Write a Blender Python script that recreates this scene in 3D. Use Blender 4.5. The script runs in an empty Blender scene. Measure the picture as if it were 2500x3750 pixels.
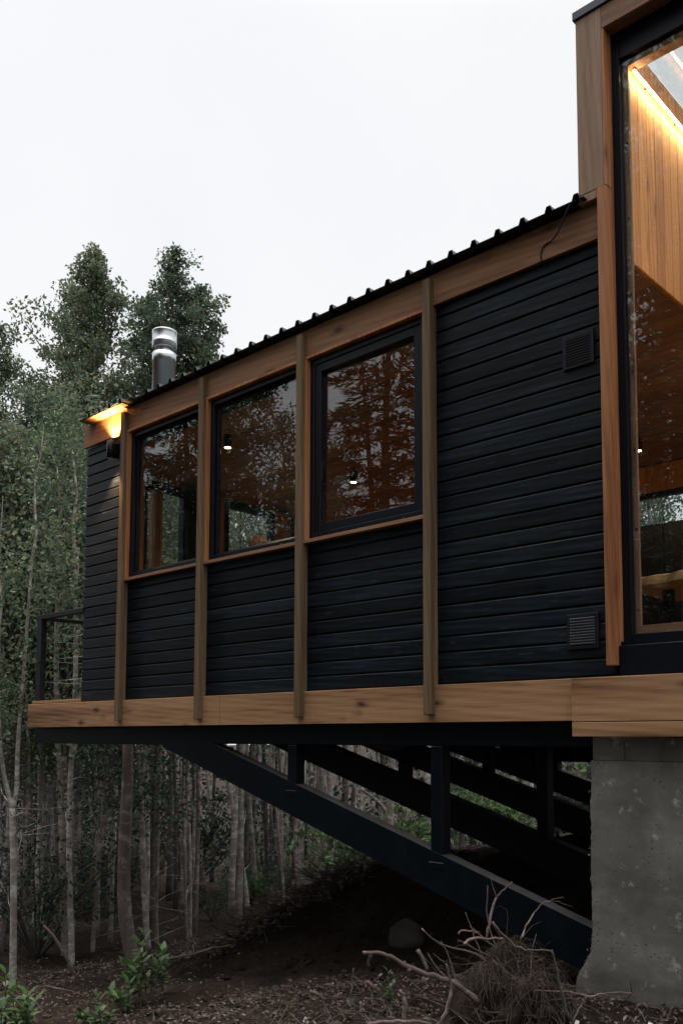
import bpy, bmesh, math, random
from mathutils import Vector, Matrix, noise

SC = bpy.context.scene
COL = SC.collection
rad = math.radians
# ------------------------------------------------------------------ camera
CAM = Vector((2.3224, -4.4941, -0.0818))
YAW, PITCH = 42.0561, 4.543
FPX, PX, PY = 3264.56, 1382.48, 2433.94          # focal length and principal point, photo pixels (2500 x 3750)
cd = bpy.data.cameras.new('camera')
cam = bpy.data.objects.new('camera', cd)
COL.objects.link(cam)
cam.location = CAM
cam.rotation_euler = (rad(90 + PITCH), 0, rad(YAW))
cd.sensor_fit = 'VERTICAL'
cd.sensor_height = 36
cd.lens = FPX / 3750 * 36
cd.shift_x = -(PX - 1250) / 3750
cd.shift_y = (PY - 1875) / 3750
cd.clip_start = 0.05
cd.clip_end = 2000
SC.camera = cam

# ------------------------------------------------------------------ sky, sun, exposure
SUN_EL, SUN_ROT = rad(66), rad(285)
w = bpy.data.worlds.new('World')
SC.world = w
w.use_nodes = True
wn, wl = w.node_tree.nodes, w.node_tree.links
wn.clear()
sky = wn.new('ShaderNodeTexSky')
sky.sky_type = 'NISHITA'
sky.sun_disc = False
sky.sun_elevation = SUN_EL
sky.sun_rotation = SUN_ROT
sky.air_density, sky.dust_density = 1.0, 3.0
bg1 = wn.new('ShaderNodeBackground'); bg1.inputs[1].default_value = 0.07
wl.new(sky.outputs[0], bg1.inputs[0])
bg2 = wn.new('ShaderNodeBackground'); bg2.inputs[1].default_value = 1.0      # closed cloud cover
tc = wn.new('ShaderNodeTexCoord')
nz = wn.new('ShaderNodeTexNoise'); nz.inputs['Scale'].default_value = 1.6; nz.inputs['Detail'].default_value = 4
wl.new(tc.outputs['Generated'], nz.inputs['Vector'])
rp = wn.new('ShaderNodeValToRGB')
rp.color_ramp.elements[0].position, rp.color_ramp.elements[0].color = 0.35, (0.70, 0.712, 0.73, 1)
rp.color_ramp.elements[1].position, rp.color_ramp.elements[1].color = 0.65, (0.775, 0.77, 0.762, 1)
wl.new(nz.outputs['Fac'], rp.inputs[0]); wl.new(rp.outputs[0], bg2.inputs[0])
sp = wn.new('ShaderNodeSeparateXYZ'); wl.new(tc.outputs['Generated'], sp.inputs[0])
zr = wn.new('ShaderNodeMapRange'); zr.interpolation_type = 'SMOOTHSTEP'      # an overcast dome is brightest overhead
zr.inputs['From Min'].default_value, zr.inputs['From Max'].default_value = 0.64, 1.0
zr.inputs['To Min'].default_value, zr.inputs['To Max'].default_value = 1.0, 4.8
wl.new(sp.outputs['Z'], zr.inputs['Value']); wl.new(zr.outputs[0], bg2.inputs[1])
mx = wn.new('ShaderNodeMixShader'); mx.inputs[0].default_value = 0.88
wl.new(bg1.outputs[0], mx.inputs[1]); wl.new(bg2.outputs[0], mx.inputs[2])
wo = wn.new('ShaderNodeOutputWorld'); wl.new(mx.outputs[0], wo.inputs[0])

sd = bpy.data.lights.new('sun', 'SUN')
sd.energy = 1.5
sd.angle = rad(40)
sd.color = (1.0, 0.97, 0.93)
so = bpy.data.objects.new('sun', sd)
COL.objects.link(so)
so.location = (0, 0, 30)
so.rotation_euler = (rad(90) - SUN_EL, 0, rad(180) - SUN_ROT)

vs = SC.view_settings
vs.view_transform = 'Standard'
vs.look = 'None'
vs.exposure = 0.45
vs.gamma = 1.0
vs.use_curve_mapping = False
SC.render.engine = 'CYCLES'
cy = SC.cycles
cy.use_denoising = True
cy.max_bounces = 8
cy.diffuse_bounces = 4
cy.glossy_bounces = 4
cy.transmission_bounces = 4
cy.transparent_max_bounces = 16
cy.sample_clamp_indirect = 4.0

# ------------------------------------------------------------------ pixel helpers (photo pixels -> world)
_y, _p = rad(YAW), rad(PITCH)
FW = Vector((-math.sin(_y) * math.cos(_p), math.cos(_y) * math.cos(_p), math.sin(_p)))
RT = Vector((math.cos(_y), math.sin(_y), 0))
UP = RT.cross(FW)
def ray(u, v):
    return FW + RT * ((u - PX) / FPX) - UP * ((v - PY) / FPX)
def atZ(u, v, Z):
    return CAM + ray(u, v) * Z
def onp(u, v, axis, val):
    d = ray(u, v)
    return CAM + d * ((val - CAM[axis]) / d[axis])

# ------------------------------------------------------------------ mesh helpers
class MB:
    def __init__(s):
        s.v, s.f, s.sm = [], [], []
    def add(s, vs_, fs, smooth=False):
        o = len(s.v)
        s.v.extend(vs_)
        s.f.extend([tuple(i + o for i in f) for f in fs])
        s.sm.extend([smooth] * len(fs))
    def box(s, x0, x1, y0, y1, z0, z1, b=0.0):
        if b <= 0:
            s.add([(x0, y0, z0), (x1, y0, z0), (x1, y1, z0), (x0, y1, z0), (x0, y0, z1), (x1, y0, z1), (x1, y1, z1), (x0, y1, z1)],
                  [(0, 3, 2, 1), (4, 5, 6, 7), (0, 1, 5, 4), (1, 2, 6, 5), (2, 3, 7, 6), (3, 0, 4, 7)])
            return
        bm = bmesh.new()
        bmesh.ops.create_cube(bm, size=1)
        for q in bm.verts:
            q.co = ((x0 + x1) / 2 + q.co.x * (x1 - x0), (y0 + y1) / 2 + q.co.y * (y1 - y0), (z0 + z1) / 2 + q.co.z * (z1 - z0))
        b = min(b, (x1 - x0) * .4, (y1 - y0) * .4, (z1 - z0) * .4)
        bmesh.ops.bevel(bm, geom=list(bm.edges), offset=b, segments=1, affect='EDGES')
        bm.verts.index_update()
        s.add([tuple(q.co) for q in bm.verts], [tuple(q.index for q in f.verts) for f in bm.faces])
        bm.free()
    def prism(s, poly, axis, a0, a1):
        """poly: 2-D outline, swept along axis from a0 to a1"""
        n = len(poly)
        def mk(p, a):
            return {0: (a, p[0], p[1]), 1: (p[0], a, p[1]), 2: (p[0], p[1], a)}[axis]
        vs_ = [mk(p, a0) for p in poly] + [mk(p, a1) for p in poly]
        fs = [(i, (i + 1) % n, n + (i + 1) % n, n + i) for i in range(n)]
        fs += [tuple(range(n - 1, -1, -1)), tuple(range(n, 2 * n))]
        s.add(vs_, fs)
    def tube(s, pts, rs, n=6, cap=True, smooth=True):
        pts = [Vector(p) for p in pts]
        if not isinstance(rs, (list, tuple)):
            rs = [rs] * len(pts)
        vs_, fs = [], []
        prev = None
        for i, p in enumerate(pts):
            d = (pts[min(i + 1, len(pts) - 1)] - pts[max(i - 1, 0)])
            if d.length < 1e-9:
                d = Vector((0, 0, 1))
            d.normalize()
            if prev is None:
                a = d.orthogonal().normalized()
            else:
                a = (prev - d * prev.dot(d))
                a = a.normalized() if a.length > 1e-6 else d.orthogonal().normalized()
            prev = a
            c = d.cross(a)
            for k in range(n):
                t = 2 * math.pi * k / n
                vs_.append(tuple(p + (a * math.cos(t) + c * math.sin(t)) * rs[i]))
        for i in range(len(pts) - 1):
            for k in range(n):
                k2 = (k + 1) % n
                fs.append((i * n + k, i * n + k2, (i + 1) * n + k2, (i + 1) * n + k))
        if cap:
            fs.append(tuple(range(n - 1, -1, -1)))
            m = (len(pts) - 1) * n
            fs.append(tuple(range(m, m + n)))
        s.add(vs_, fs, smooth)
    def lathe(s, prof, cx, cy_, n=32):
        """prof: (radius, z) pairs"""
        vs_, fs = [], []
        for r, z in prof:
            for k in range(n):
                t = 2 * math.pi * k / n
                vs_.append((cx + r * math.cos(t), cy_ + r * math.sin(t), z))
        for i in range(len(prof) - 1):
            for k in range(n):
                k2 = (k + 1) % n
                fs.append((i * n + k, i * n + k2, (i + 1) * n + k2, (i + 1) * n + k))
        s.add(vs_, fs, True)
    def mesh(s, name, mat, off=(0, 0, 0)):
        ox, oy, oz = off
        me = bpy.data.meshes.new(name)
        me.from_pydata([(a - ox, b - oy, c - oz) for a, b, c in s.v], [], s.f)
        me.polygons.foreach_set('use_smooth', s.sm)
        if mat:
            me.materials.append(mat)
        me.update()
        return me

def wloc(o):
    p = Vector(o.location)
    while o.parent:
        o = o.parent
        p = p + Vector(o.location)
    return p
def part(name, mb, mat, parent=None, label=None):
    off = wloc(parent) if parent else Vector((0, 0, 0))
    o = bpy.data.objects.new(name, mb.mesh(name, mat, off))
    COL.objects.link(o)
    o.parent = parent
    if label:
        o['label'] = label
    return o
def tag(o, label=None, cat=None, group=None, kind=None):
    if label: o['label'] = label
    if cat: o['category'] = cat
    if group: o['group'] = group
    if kind: o['kind'] = kind
    return o
def thing(name, loc, label, cat, group=None, rz=0.0):
    o = bpy.data.objects.new(name, None)
    o.empty_display_size = 0.2
    COL.objects.link(o)
    o.location = loc
    o.rotation_euler = (0, 0, rz)
    return tag(o, label, cat, group)
def solo(name, mb, mat, loc, label, cat, group=None, kind=None):
    o = bpy.data.objects.new(name, mb.mesh(name, mat, loc))
    COL.objects.link(o)
    o.location = loc
    return tag(o, label, cat, group, kind)

# ------------------------------------------------------------------ materials
def newmat(name):
    m = bpy.data.materials.new(name)
    m.use_nodes = True
    nt = m.node_tree
    b = nt.nodes['Principled BSDF']
    return m, nt.nodes, nt.links, b
def ramp(nodes, stops):
    r = nodes.new('ShaderNodeValToRGB')
    e = r.color_ramp.elements
    while len(e) < len(stops):
        e.new(0.5)
    for k, (p, c) in enumerate(stops):
        e[k].position = p
        e[k].color = (*c, 1)
    return r
def mixc(nodes, links, fac, a, b, mode='MIX'):
    m = nodes.new('ShaderNodeMix')
    m.data_type = 'RGBA'
    m.blend_type = mode
    for sock, val in ((m.inputs[0], fac), (m.inputs[6], a), (m.inputs[7], b)):
        if hasattr(val, 'is_output'):
            links.new(val, sock)
        elif isinstance(val, tuple):
            sock.default_value = (*val, 1)
        else:
            sock.default_value = val
    return m.outputs[2]
def math_(nodes, links, op, a, b=0.0, clamp=False):
    m = nodes.new('ShaderNodeMath')
    m.operation = op
    m.use_clamp = clamp
    for sock, val in ((m.inputs[0], a), (m.inputs[1], b)):
        if hasattr(val, 'is_output'):
            links.new(val, sock)
        else:
            sock.default_value = val
    return m.outputs[0]
def objcoord(nodes, links, scale, island=0.0):
    t = nodes.new('ShaderNodeTexCoord')
    out = t.outputs['Object']
    if island:
        g = nodes.new('ShaderNodeNewGeometry')
        mu = nodes.new('ShaderNodeVectorMath'); mu.operation = 'SCALE'
        mu.inputs[0].default_value = (7.3, 5.1, 9.7)
        links.new(g.outputs['Random Per Island'], mu.inputs['Scale'])
        ad = nodes.new('ShaderNodeVectorMath'); ad.operation = 'ADD'
        links.new(out, ad.inputs[0]); links.new(mu.outputs[0], ad.inputs[1])
        out = ad.outputs[0]
    mp = nodes.new('ShaderNodeMapping')
    mp.inputs['Scale'].default_value = scale
    links.new(out, mp.inputs[0])
    return mp.outputs[0]
def noise_tex(nodes, links, vec, scale, detail=4, rough=.55, dist=0.0):
    n = nodes.new('ShaderNodeTexNoise')
    n.inputs['Scale'].default_value = scale
    n.inputs['Detail'].default_value = detail
    n.inputs['Roughness'].default_value = rough
    n.inputs['Distortion'].default_value = dist
    links.new(vec, n.inputs['Vector'])
    return n.outputs['Fac']
def bump(nodes, links, h, b, strength, dist=.01):
    bp = nodes.new('ShaderNodeBump')
    bp.inputs['Strength'].default_value = strength
    bp.inputs['Distance'].default_value = dist
    links.new(h, bp.inputs['Height'])
    links.new(bp.outputs[0], b.inputs['Normal'])

def wood(name, axis, dark, mid, light, rough=.62, knots=.5, vary=.25, bmp=.25, spec=.3, knot_scale=1.0, worn=None):
    m, N, L, b = newmat(name)
    al, ac = 0.55, 7.0
    sc = [ac, ac, ac]; sc[axis] = al
    v = objcoord(N, L, tuple(sc), 1.0)
    # large wandering figure of the grain
    warp = noise_tex(N, L, v, 0.7, 2, .5)
    g1 = noise_tex(N, L, v, 2.6, 6, .62, 0.9)
    fine = objcoord(N, L, tuple([s * (1.0 if i == axis else 9.0) * 1.6 for i, s in enumerate(sc)]), 1.0)
    g2 = noise_tex(N, L, fine, 2.0, 3, .6)
    wv = N.new('ShaderNodeTexWave'); wv.wave_type = 'BANDS'; wv.bands_direction = 'DIAGONAL'
    wv.inputs['Scale'].default_value = 1.9; wv.inputs['Distortion'].default_value = 3.2
    wv.inputs['Detail'].default_value = 2.5; wv.inputs['Detail Scale'].default_value = .55
    L.new(v, wv.inputs['Vector'])
    f = math_(N, L, 'ADD', math_(N, L, 'MULTIPLY', g1, .50), math_(N, L, 'MULTIPLY', wv.outputs['Fac'], .09))
    f = math_(N, L, 'ADD', f, math_(N, L, 'MULTIPLY', g2, .36))
    f = math_(N, L, 'ADD', f, math_(N, L, 'MULTIPLY', math_(N, L, 'SUBTRACT', warp, .5), .6))
    r = ramp(N, [(.28, dark), (.5, mid), (.78, light)])
    L.new(f, r.inputs[0])
    c = r.outputs[0]
    # each board its own tone
    g = N.new('ShaderNodeNewGeometry')
    hv = N.new('ShaderNodeHueSaturation')
    L.new(c, hv.inputs['Color'])
    L.new(math_(N, L, 'ADD', math_(N, L, 'MULTIPLY', g.outputs['Random Per Island'], vary), 1 - vary / 2), hv.inputs['Value'])
    c = hv.outputs[0]
    if knots:
        ks = [2.6, 2.6, 2.6]; ks[axis] = 1.15
        kv = objcoord(N, L, tuple(k * knot_scale for k in ks), 1.0)
        dn = N.new('ShaderNodeTexNoise'); dn.inputs['Scale'].default_value = 6.0
        L.new(kv, dn.inputs['Vector'])
        ad = N.new('ShaderNodeVectorMath'); ad.operation = 'MULTIPLY_ADD'
        L.new(dn.outputs['Color'], ad.inputs[0]); ad.inputs[1].default_value = (.12, .12, .12); L.new(kv, ad.inputs[2])
        vo = N.new('ShaderNodeTexVoronoi'); vo.inputs['Scale'].default_value = 1.0
        L.new(ad.outputs[0], vo.inputs['Vector'])
        kr = ramp(N, [(.06, (1, 1, 1)), (.10, (.5, .5, .5)), (.20, (0, 0, 0))])
        L.new(vo.outputs['Distance'], kr.inputs[0])
        c = mixc(N, L, math_(N, L, 'MULTIPLY', kr.outputs[0], knots), c, tuple(q * .35 for q in dark))
    if worn:
        wn_ = noise_tex(N, L, objcoord(N, L, (1.6, 1.6, 9.0), 3.0), 2.6, 7, .72)
        wr = ramp(N, [(.60, (0, 0, 0)), (.70, (1, 1, 1))])
        L.new(wn_, wr.inputs[0])
        c = mixc(N, L, math_(N, L, 'MULTIPLY', wr.outputs[0], worn[1]), c, worn[0])
    L.new(c, b.inputs['Base Color'])
    L.new(math_(N, L, 'ADD', math_(N, L, 'MULTIPLY', g1, .25), rough - .12), b.inputs['Roughness'])
    b.inputs['Specular IOR Level'].default_value = spec
    bump(N, L, f, b, bmp, .006)
    return m

def plain(name, col, rough=.5, metal=0.0, spec=.5, var=.15, scale=9.0, bmp=.05):
    m, N, L, b = newmat(name)
    v = objcoord(N, L, (1, 1, 1))
    n = noise_tex(N, L, v, scale, 5, .6)
    r = ramp(N, [(.3, tuple(c * (1 - var) for c in col)), (.7, tuple(min(1, c * (1 + var)) for c in col))])
    L.new(n, r.inputs[0]); L.new(r.outputs[0], b.inputs['Base Color'])
    b.inputs['Metallic'].default_value = metal
    b.inputs['Specular IOR Level'].default_value = spec
    L.new(math_(N, L, 'ADD', math_(N, L, 'MULTIPLY', n, .2), rough - .1), b.inputs['Roughness'])
    if bmp:
        bump(N, L, n, b, bmp, .01)
    return m
def emit(name, col, strength):
    m, N, L, b = newmat(name)
    b.inputs['Base Color'].default_value = (*col, 1)
    b.inputs['Emission Color'].default_value = (*col, 1)
    b.inputs['Emission Strength'].default_value = strength
    return m
def glass(name, ior=2.2, tint=(.93, .95, .95)):
    m, N, L, b = newmat(name)
    N.remove(b)
    out = N['Material Output']
    t = N.new('ShaderNodeBsdfTransparent'); t.inputs[0].default_value = (*tint, 1)
    gl = N.new('ShaderNodeBsdfGlossy'); gl.inputs['Roughness'].default_value = 0.0
    gl.inputs[0].default_value = (.92, .97, 1.0, 1)
    fr = N.new('ShaderNodeFresnel'); fr.inputs['IOR'].default_value = ior
    ge = N.new('ShaderNodeNewGeometry')          # same index seen from either face of the pane
    L.new(math_(N, L, 'ADD', math_(N, L, 'MULTIPLY', ge.outputs['Backfacing'], 1 / ior - ior), ior), fr.inputs['IOR'])
    mx_ = N.new('ShaderNodeMixShader')
    L.new(fr.outputs[0], mx_.inputs[0]); L.new(t.outputs[0], mx_.inputs[1]); L.new(gl.outputs[0], mx_.inputs[2])
    L.new(mx_.outputs[0], out.inputs[0])
    return m
def leafmat(name, c1, c2, c3, trans=.3, rough=.55):
    m, N, L, b = newmat(name)
    g = N.new('ShaderNodeNewGeometry')
    n = noise_tex(N, L, objcoord(N, L, (1, 1, 1)), 1.1, 3)
    oi = N.new('ShaderNodeObjectInfo')
    f = math_(N, L, 'ADD', math_(N, L, 'MULTIPLY', g.outputs['Random Per Island'], .5), math_(N, L, 'MULTIPLY', n, .62))
    f = math_(N, L, 'ADD', f, math_(N, L, 'MULTIPLY', math_(N, L, 'SUBTRACT', oi.outputs['Random'], .5), .25))
    r = ramp(N, [(.25, c1), (.6, c2), (.95, c3)])
    L.new(f, r.inputs[0]); L.new(r.outputs[0], b.inputs['Base Color'])
    b.inputs['Roughness'].default_value = rough
    b.inputs['Specular IOR Level'].default_value = .35
    tr = N.new('ShaderNodeBsdfTranslucent')
    L.new(r.outputs[0], tr.inputs[0])
    mx_ = N.new('ShaderNodeMixShader'); mx_.inputs[0].default_value = trans
    L.new(b.outputs[0], mx_.inputs[1]); L.new(tr.outputs[0], mx_.inputs[2])
    L.new(mx_.outputs[0], N['Material Output'].inputs[0])
    return m
def barkmat(name, dark, mid, pale, amount=.55):
    m, N, L, b = newmat(name)
    v = objcoord(N, L, (1, 1, 1))
    n1 = noise_tex(N, L, objcoord(N, L, (9, 9, 2.2)), 1.0, 5, .65)
    r1 = ramp(N, [(.3, dark), (.7, mid)])
    L.new(n1, r1.inputs[0])
    n2 = noise_tex(N, L, objcoord(N, L, (3.5, 3.5, 6.5)), 1.3, 6, .7, .4)
    r2 = ramp(N, [(.62 - amount * .22, (0, 0, 0)), (.74 - amount * .2, (1, 1, 1))])
    L.new(n2, r2.inputs[0])
    c = mixc(N, L, math_(N, L, 'MULTIPLY', r2.outputs[0], .75), r1.outputs[0], pale)
    oi = N.new('ShaderNodeObjectInfo')
    hv = N.new('ShaderNodeHueSaturation')
    L.new(c, hv.inputs['Color']); L.new(math_(N, L, 'ADD', math_(N, L, 'MULTIPLY', oi.outputs['Random'], .5), .75), hv.inputs['Value'])
    L.new(hv.outputs[0], b.inputs['Base Color'])
    b.inputs['Roughness'].default_value = .9
    b.inputs['Specular IOR Level'].default_value = .15
    bump(N, L, n1, b, .5, .02)
    return m

M = {}
M['siding'] = wood('black_stained_pine', 0, (.0017, .0026, .0042), (.0052, .0088, .0130), (.022, .033, .045), .45, .9, .5, .6, .15, 1.5, ((.052, .066, .088), .5))
M['siding_worn'] = wood('worn_black_stained_pine', 0, (.002, .003, .0050), (.006, .0085, .014), (.022, .029, .042), .45, .9, .5, .6, .16, 1.5, ((.14, .115, .095), .55))
M['fascia'] = wood('brown_fascia_pine', 0, (.125, .060, .030), (.25, .128, .068), (.36, .205, .118), .65, .8, .12, .2, .2, 1.7)
M['beam'] = wood('pale_rim_pine', 0, (.13, .060, .028), (.33, .180, .090), (.47, .285, .155), .62, .95, .2, .2, .25, 1.8)
M['post'] = wood('weathered_post_pine', 2, (.075, .047, .027), (.150, .100, .058), (.225, .155, .095), .72, .5, .25, .35, .15)
M['trim'] = wood('brown_trim_pine', 2, (.20, .078, .030), (.37, .155, .064), (.49, .235, .11), .6, .85, .2, .2, .25, 1.7)
M['trim_x'] = wood('brown_trim_pine_level', 0, (.15, .072, .038), (.26, .132, .072), (.36, .20, .12), .6, .4, .2, .2, .25)
M['tall_board'] = wood('grey_brown_board', 2, (.15, .085, .052), (.28, .175, .115), (.37, .25, .175), .65, .9, .15, .2, .25, 1.6)
M['inner_wall'] = wood('honey_pine_boards', 2, (.50, .195, .042), (.77, .355, .088), (.87, .48, .145), .5, .95, .35, .15, .35, 1.6)
M['ceiling'] = wood('honey_pine_ceiling', 0, (.30, .15, .068), (.42, .23, .115), (.50, .31, .175), .5, .5, .35, .15, .3, 1.2)
M['inner_floor'] = wood('dark_pine_floor', 0, (.10, .05, .025), (.17, .09, .045), (.24, .13, .07), .5, .4, .3, .15, .3)
M['slab'] = wood('live_edge_slab', 0, (.40, .21, .09), (.58, .34, .16), (.68, .44, .24), .5, .4, .1, .15, .3)
M['black_frame'] = plain('black_frame_metal', (.0035, .0048, .0095), .4, 0, .2, .1, 40, .0)
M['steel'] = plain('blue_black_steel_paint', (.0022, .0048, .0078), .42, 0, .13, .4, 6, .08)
def dusty_lit_tops(m):  # upward faces painted paler: the lit top-edge highlight, with a little dust
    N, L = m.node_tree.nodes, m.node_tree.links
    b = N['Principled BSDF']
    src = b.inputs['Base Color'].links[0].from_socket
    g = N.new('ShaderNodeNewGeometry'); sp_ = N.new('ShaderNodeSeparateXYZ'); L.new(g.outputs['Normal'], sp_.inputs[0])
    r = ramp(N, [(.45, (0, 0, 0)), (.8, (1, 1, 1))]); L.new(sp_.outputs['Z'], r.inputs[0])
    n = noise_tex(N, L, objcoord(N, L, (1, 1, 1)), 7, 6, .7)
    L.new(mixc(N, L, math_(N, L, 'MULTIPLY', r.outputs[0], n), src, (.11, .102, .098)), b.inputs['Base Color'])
dusty_lit_tops(M['steel'])
M['roofing'] = plain('dark_green_grey_roof_sheet', (.045, .055, .055), .4, .6, .5, .25, 5, .03)
M['flashing'] = plain('dark_roof_flashing', (.05, .055, .07), .45, .4, .5, .2, 5, .03)
M['chrome'] = plain('stainless_steel', (.60, .615, .63), .33, 1.0, .5, .06, 3, .01)
M['rail'] = plain('black_rail_metal', (.008, .009, .012), .5, 0, .25, .2, 20, .0)
M['slat'] = plain('vent_slat_highlight', (.11, .12, .14), .35, 0, .6, .1, 20, .0)  # slats paler than their frame: highlight on the lips put into the colour
M['cable'] = plain('steel_cable', (.28, .29, .30), .35, .9, .5, .1, 20, .0)
M['rubber'] = plain('black_rubber', (.014, .014, .016), .55, 0, .4, .2, 20, .0)
M['hose'] = plain('dark_duct_hose', (.045, .042, .045), .6, 0, .3, .25, 12, .1)
M['glass'] = glass('window_glass', 1.62)
M['roof_glass'] = glass('roof_glass', 1.5)
M['black_panel'] = plain('black_cabinet', (.007, .007, .008), .6, 0, .15, .2, 4, .02)
M['brass'] = plain('brass_edge', (.55, .30, .08), .35, .6, .5, .1, 8, 0)
M['bulb'] = emit('lamp_glow', (1.0, .66, .30), 24.0)
M['led'] = emit('led_strip_glow', (1.0, .66, .30), 80.0)
M['stone'] = plain('grey_stone', (.16, .15, .14), .85, 0, .2, .4, 5, .5)
M['stone_dark'] = plain('earthy_stone', (.05, .044, .038), .9, 0, .15, .4, 5, .5)
M['bark'] = barkmat('pale_mottled_bark', (.17, .145, .128), (.37, .33, .30), (.63, .61, .58), .65)
M['bark_red'] = barkmat('red_brown_bark', (.15, .118, .10), (.31, .255, .225), (.56, .52, .49), .5)
M['bark_dark'] = barkmat('dark_bark', (.06, .052, .046), (.135, .119, .107), (.33, .31, .29), .4)
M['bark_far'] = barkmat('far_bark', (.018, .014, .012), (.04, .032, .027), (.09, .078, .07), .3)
M['stick'] = barkmat('dead_stick_bark', (.075, .054, .046), (.18, .132, .116), (.38, .32, .29), .5)
M['root'] = barkmat('dry_root', (.045, .033, .028), (.108, .080, .070), (.24, .195, .17), .4)
M['leaf'] = leafmat('small_green_leaf', (.042, .070, .044), (.110, .154, .092), (.27, .262, .145), .4)
M['leaf_b'] = leafmat('bright_green_leaf', (.050, .095, .042), (.110, .18, .075), (.23, .28, .12), .4)
M['leaf_d'] = leafmat('dark_blue_green_leaf', (.034, .057, .038), (.084, .124, .080), (.185, .212, .135), .36)
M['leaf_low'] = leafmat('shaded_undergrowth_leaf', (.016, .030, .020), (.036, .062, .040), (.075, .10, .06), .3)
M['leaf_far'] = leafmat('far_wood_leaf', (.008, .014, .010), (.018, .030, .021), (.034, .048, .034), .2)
M['leaf_sap'] = leafmat('sapling_leaf', (.036, .072, .022), (.066, .122, .036), (.11, .175, .06), .3, .45)
M['needle'] = leafmat('conifer_needle', (.010, .022, .013), (.024, .044, .026), (.045, .066, .036), .15)
M['litter'] = leafmat('dry_leaf_litter', (.035, .023, .018), (.10, .070, .056), (.27, .22, .19), .1, .8)
M['litter_pale'] = leafmat('pale_leaf_litter', (.08, .06, .05), (.24, .19, .17), (.50, .46, .43), .15, .7)
M['skin'] = plain('skin', (.52, .25, .17), .5, 0, .4, .08, 20, .02)
M['hair'] = plain('short_dark_hair', (.03, .022, .018), .6, 0, .3, .3, 60, .3)
M['shirt'] = plain('dark_shirt', (.04, .045, .06), .85, 0, .2, .2, 30, .1)
M['trousers'] = plain('dark_trousers', (.025, .025, .03), .85, 0, .2, .2, 30, .1)
M['paper'] = plain('white_scrap', (.7, .7, .72), .7, 0, .3, .1, 20, 0)

def concrete():
    m, N, L, b = newmat('stained_concrete')
    v = objcoord(N, L, (1, 1, 1))
    n1 = noise_tex(N, L, v, 2.2, 6, .65, .3)
    r1 = ramp(N, [(.3, (.080, .074, .066)), (.55, (.145, .136, .123)), (.75, (.225, .213, .195))])
    L.new(n1, r1.inputs[0])
    n2 = noise_tex(N, L, v, 11, 5, .7)
    r2 = ramp(N, [(.60, (0, 0, 0)), (.70, (1, 1, 1))])
    L.new(n2, r2.inputs[0])
    c = mixc(N, L, math_(N, L, 'MULTIPLY', r2.outputs[0], .75), r1.outputs[0], (.38, .37, .355))
    vo = N.new('ShaderNodeTexVoronoi'); vo.inputs['Scale'].default_value = 34
    L.new(v, vo.inputs['Vector'])
    r3 = ramp(N, [(.10, (1, 1, 1)), (.20, (0, 0, 0))])
    L.new(vo.outputs['Distance'], r3.inputs[0])
    n4 = noise_tex(N, L, v, 4.5, 3)
    r4 = ramp(N, [(.5, (0, 0, 0)), (.62, (1, 1, 1))])
    L.new(n4, r4.inputs[0])
    pit = math_(N, L, 'MULTIPLY', r3.outputs[0], r4.outputs[0])
    c = mixc(N, L, math_(N, L, 'MULTIPLY', pit, .85), c, (.025, .024, .022))
    n5 = noise_tex(N, L, objcoord(N, L, (5, 5, .5)), 1.4, 5, .6)
    r5 = ramp(N, [(.5, (0, 0, 0)), (.75, (1, 1, 1))])
    L.new(n5, r5.inputs[0])
    c = mixc(N, L, math_(N, L, 'MULTIPLY', r5.outputs[0], .35), c, (.09, .075, .055))
    L.new(c, b.inputs['Base Color'])
    b.inputs['Roughness'].default_value = .92
    b.inputs['Specular IOR Level'].default_value = .2
    h = math_(N, L, 'SUBTRACT', math_(N, L, 'MULTIPLY', n2, .5), pit)
    bump(N, L, h, b, .5, .012)
    return m
M['concrete'] = concrete()
M['moss_concrete'] = plain('mossy_crumbled_concrete', (.13, .14, .085), .95, 0, .1, .55, 18, .8)

def groundmat():
    m, N, L, b = newmat('forest_soil')
    v = objcoord(N, L, (1, 1, 1))
    n1 = noise_tex(N, L, v, 1.3, 6, .65)
    n2 = noise_tex(N, L, v, 22, 6, .75)
    f = math_(N, L, 'ADD', math_(N, L, 'MULTIPLY', n1, .55), math_(N, L, 'MULTIPLY', n2, .45))
    r = ramp(N, [(.34, (.010, .007, .0055)), (.52, (.030, .021, .016)), (.70, (.085, .060, .047)), (.86, (.17, .13, .11))])
    L.new(f, r.inputs[0]); L.new(r.outputs[0], b.inputs['Base Color'])
    b.inputs['Roughness'].default_value = .95
    b.inputs['Specular IOR Level'].default_value = .1
    bump(N, L, n2, b, .9, .05)
    return m
M['ground'] = groundmat()

# ------------------------------------------------------------------ ground
def sst(a, b, x):
    t = max(0.0, min(1.0, (x - a) / (b - a)))
    return t * t * (3 - 2 * t)
def gz(x, y):
    d = max(0.0, -0.5 - x)
    base = -1.5 - 0.19 * min(d, 8) - .06 * max(0, min(d - 8, 30))
    if x > -.5:
        base += .02 * (x + .5)
    if y > 4.5:
        base -= .06 * min(y - 4.5, 25) * sst(-3, -9, x)
    top = min(-1.45 + .2 * (x + 4.0), -.75)
    bank = sst(.5, 2.7, y + .12 * (x + 4)) * sst(-6.3, -4.3, x + .25 * y - .4)
    if top > base:
        base = base + (top - base) * bank
    q = Vector((x, y, 0))
    amp = 1.0 if abs(x) + abs(y) < 40 else .4
    n = noise.noise(q * .9) * .09 + noise.noise(q * 3.1 + Vector((5, 2, 1))) * .045 + noise.noise(q * 9.0) * .028 + noise.noise(q * 19.0) * .014
    if x > -.6 and -.4 < y < 1.2:
        n *= .4
    return base + n * amp
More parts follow.
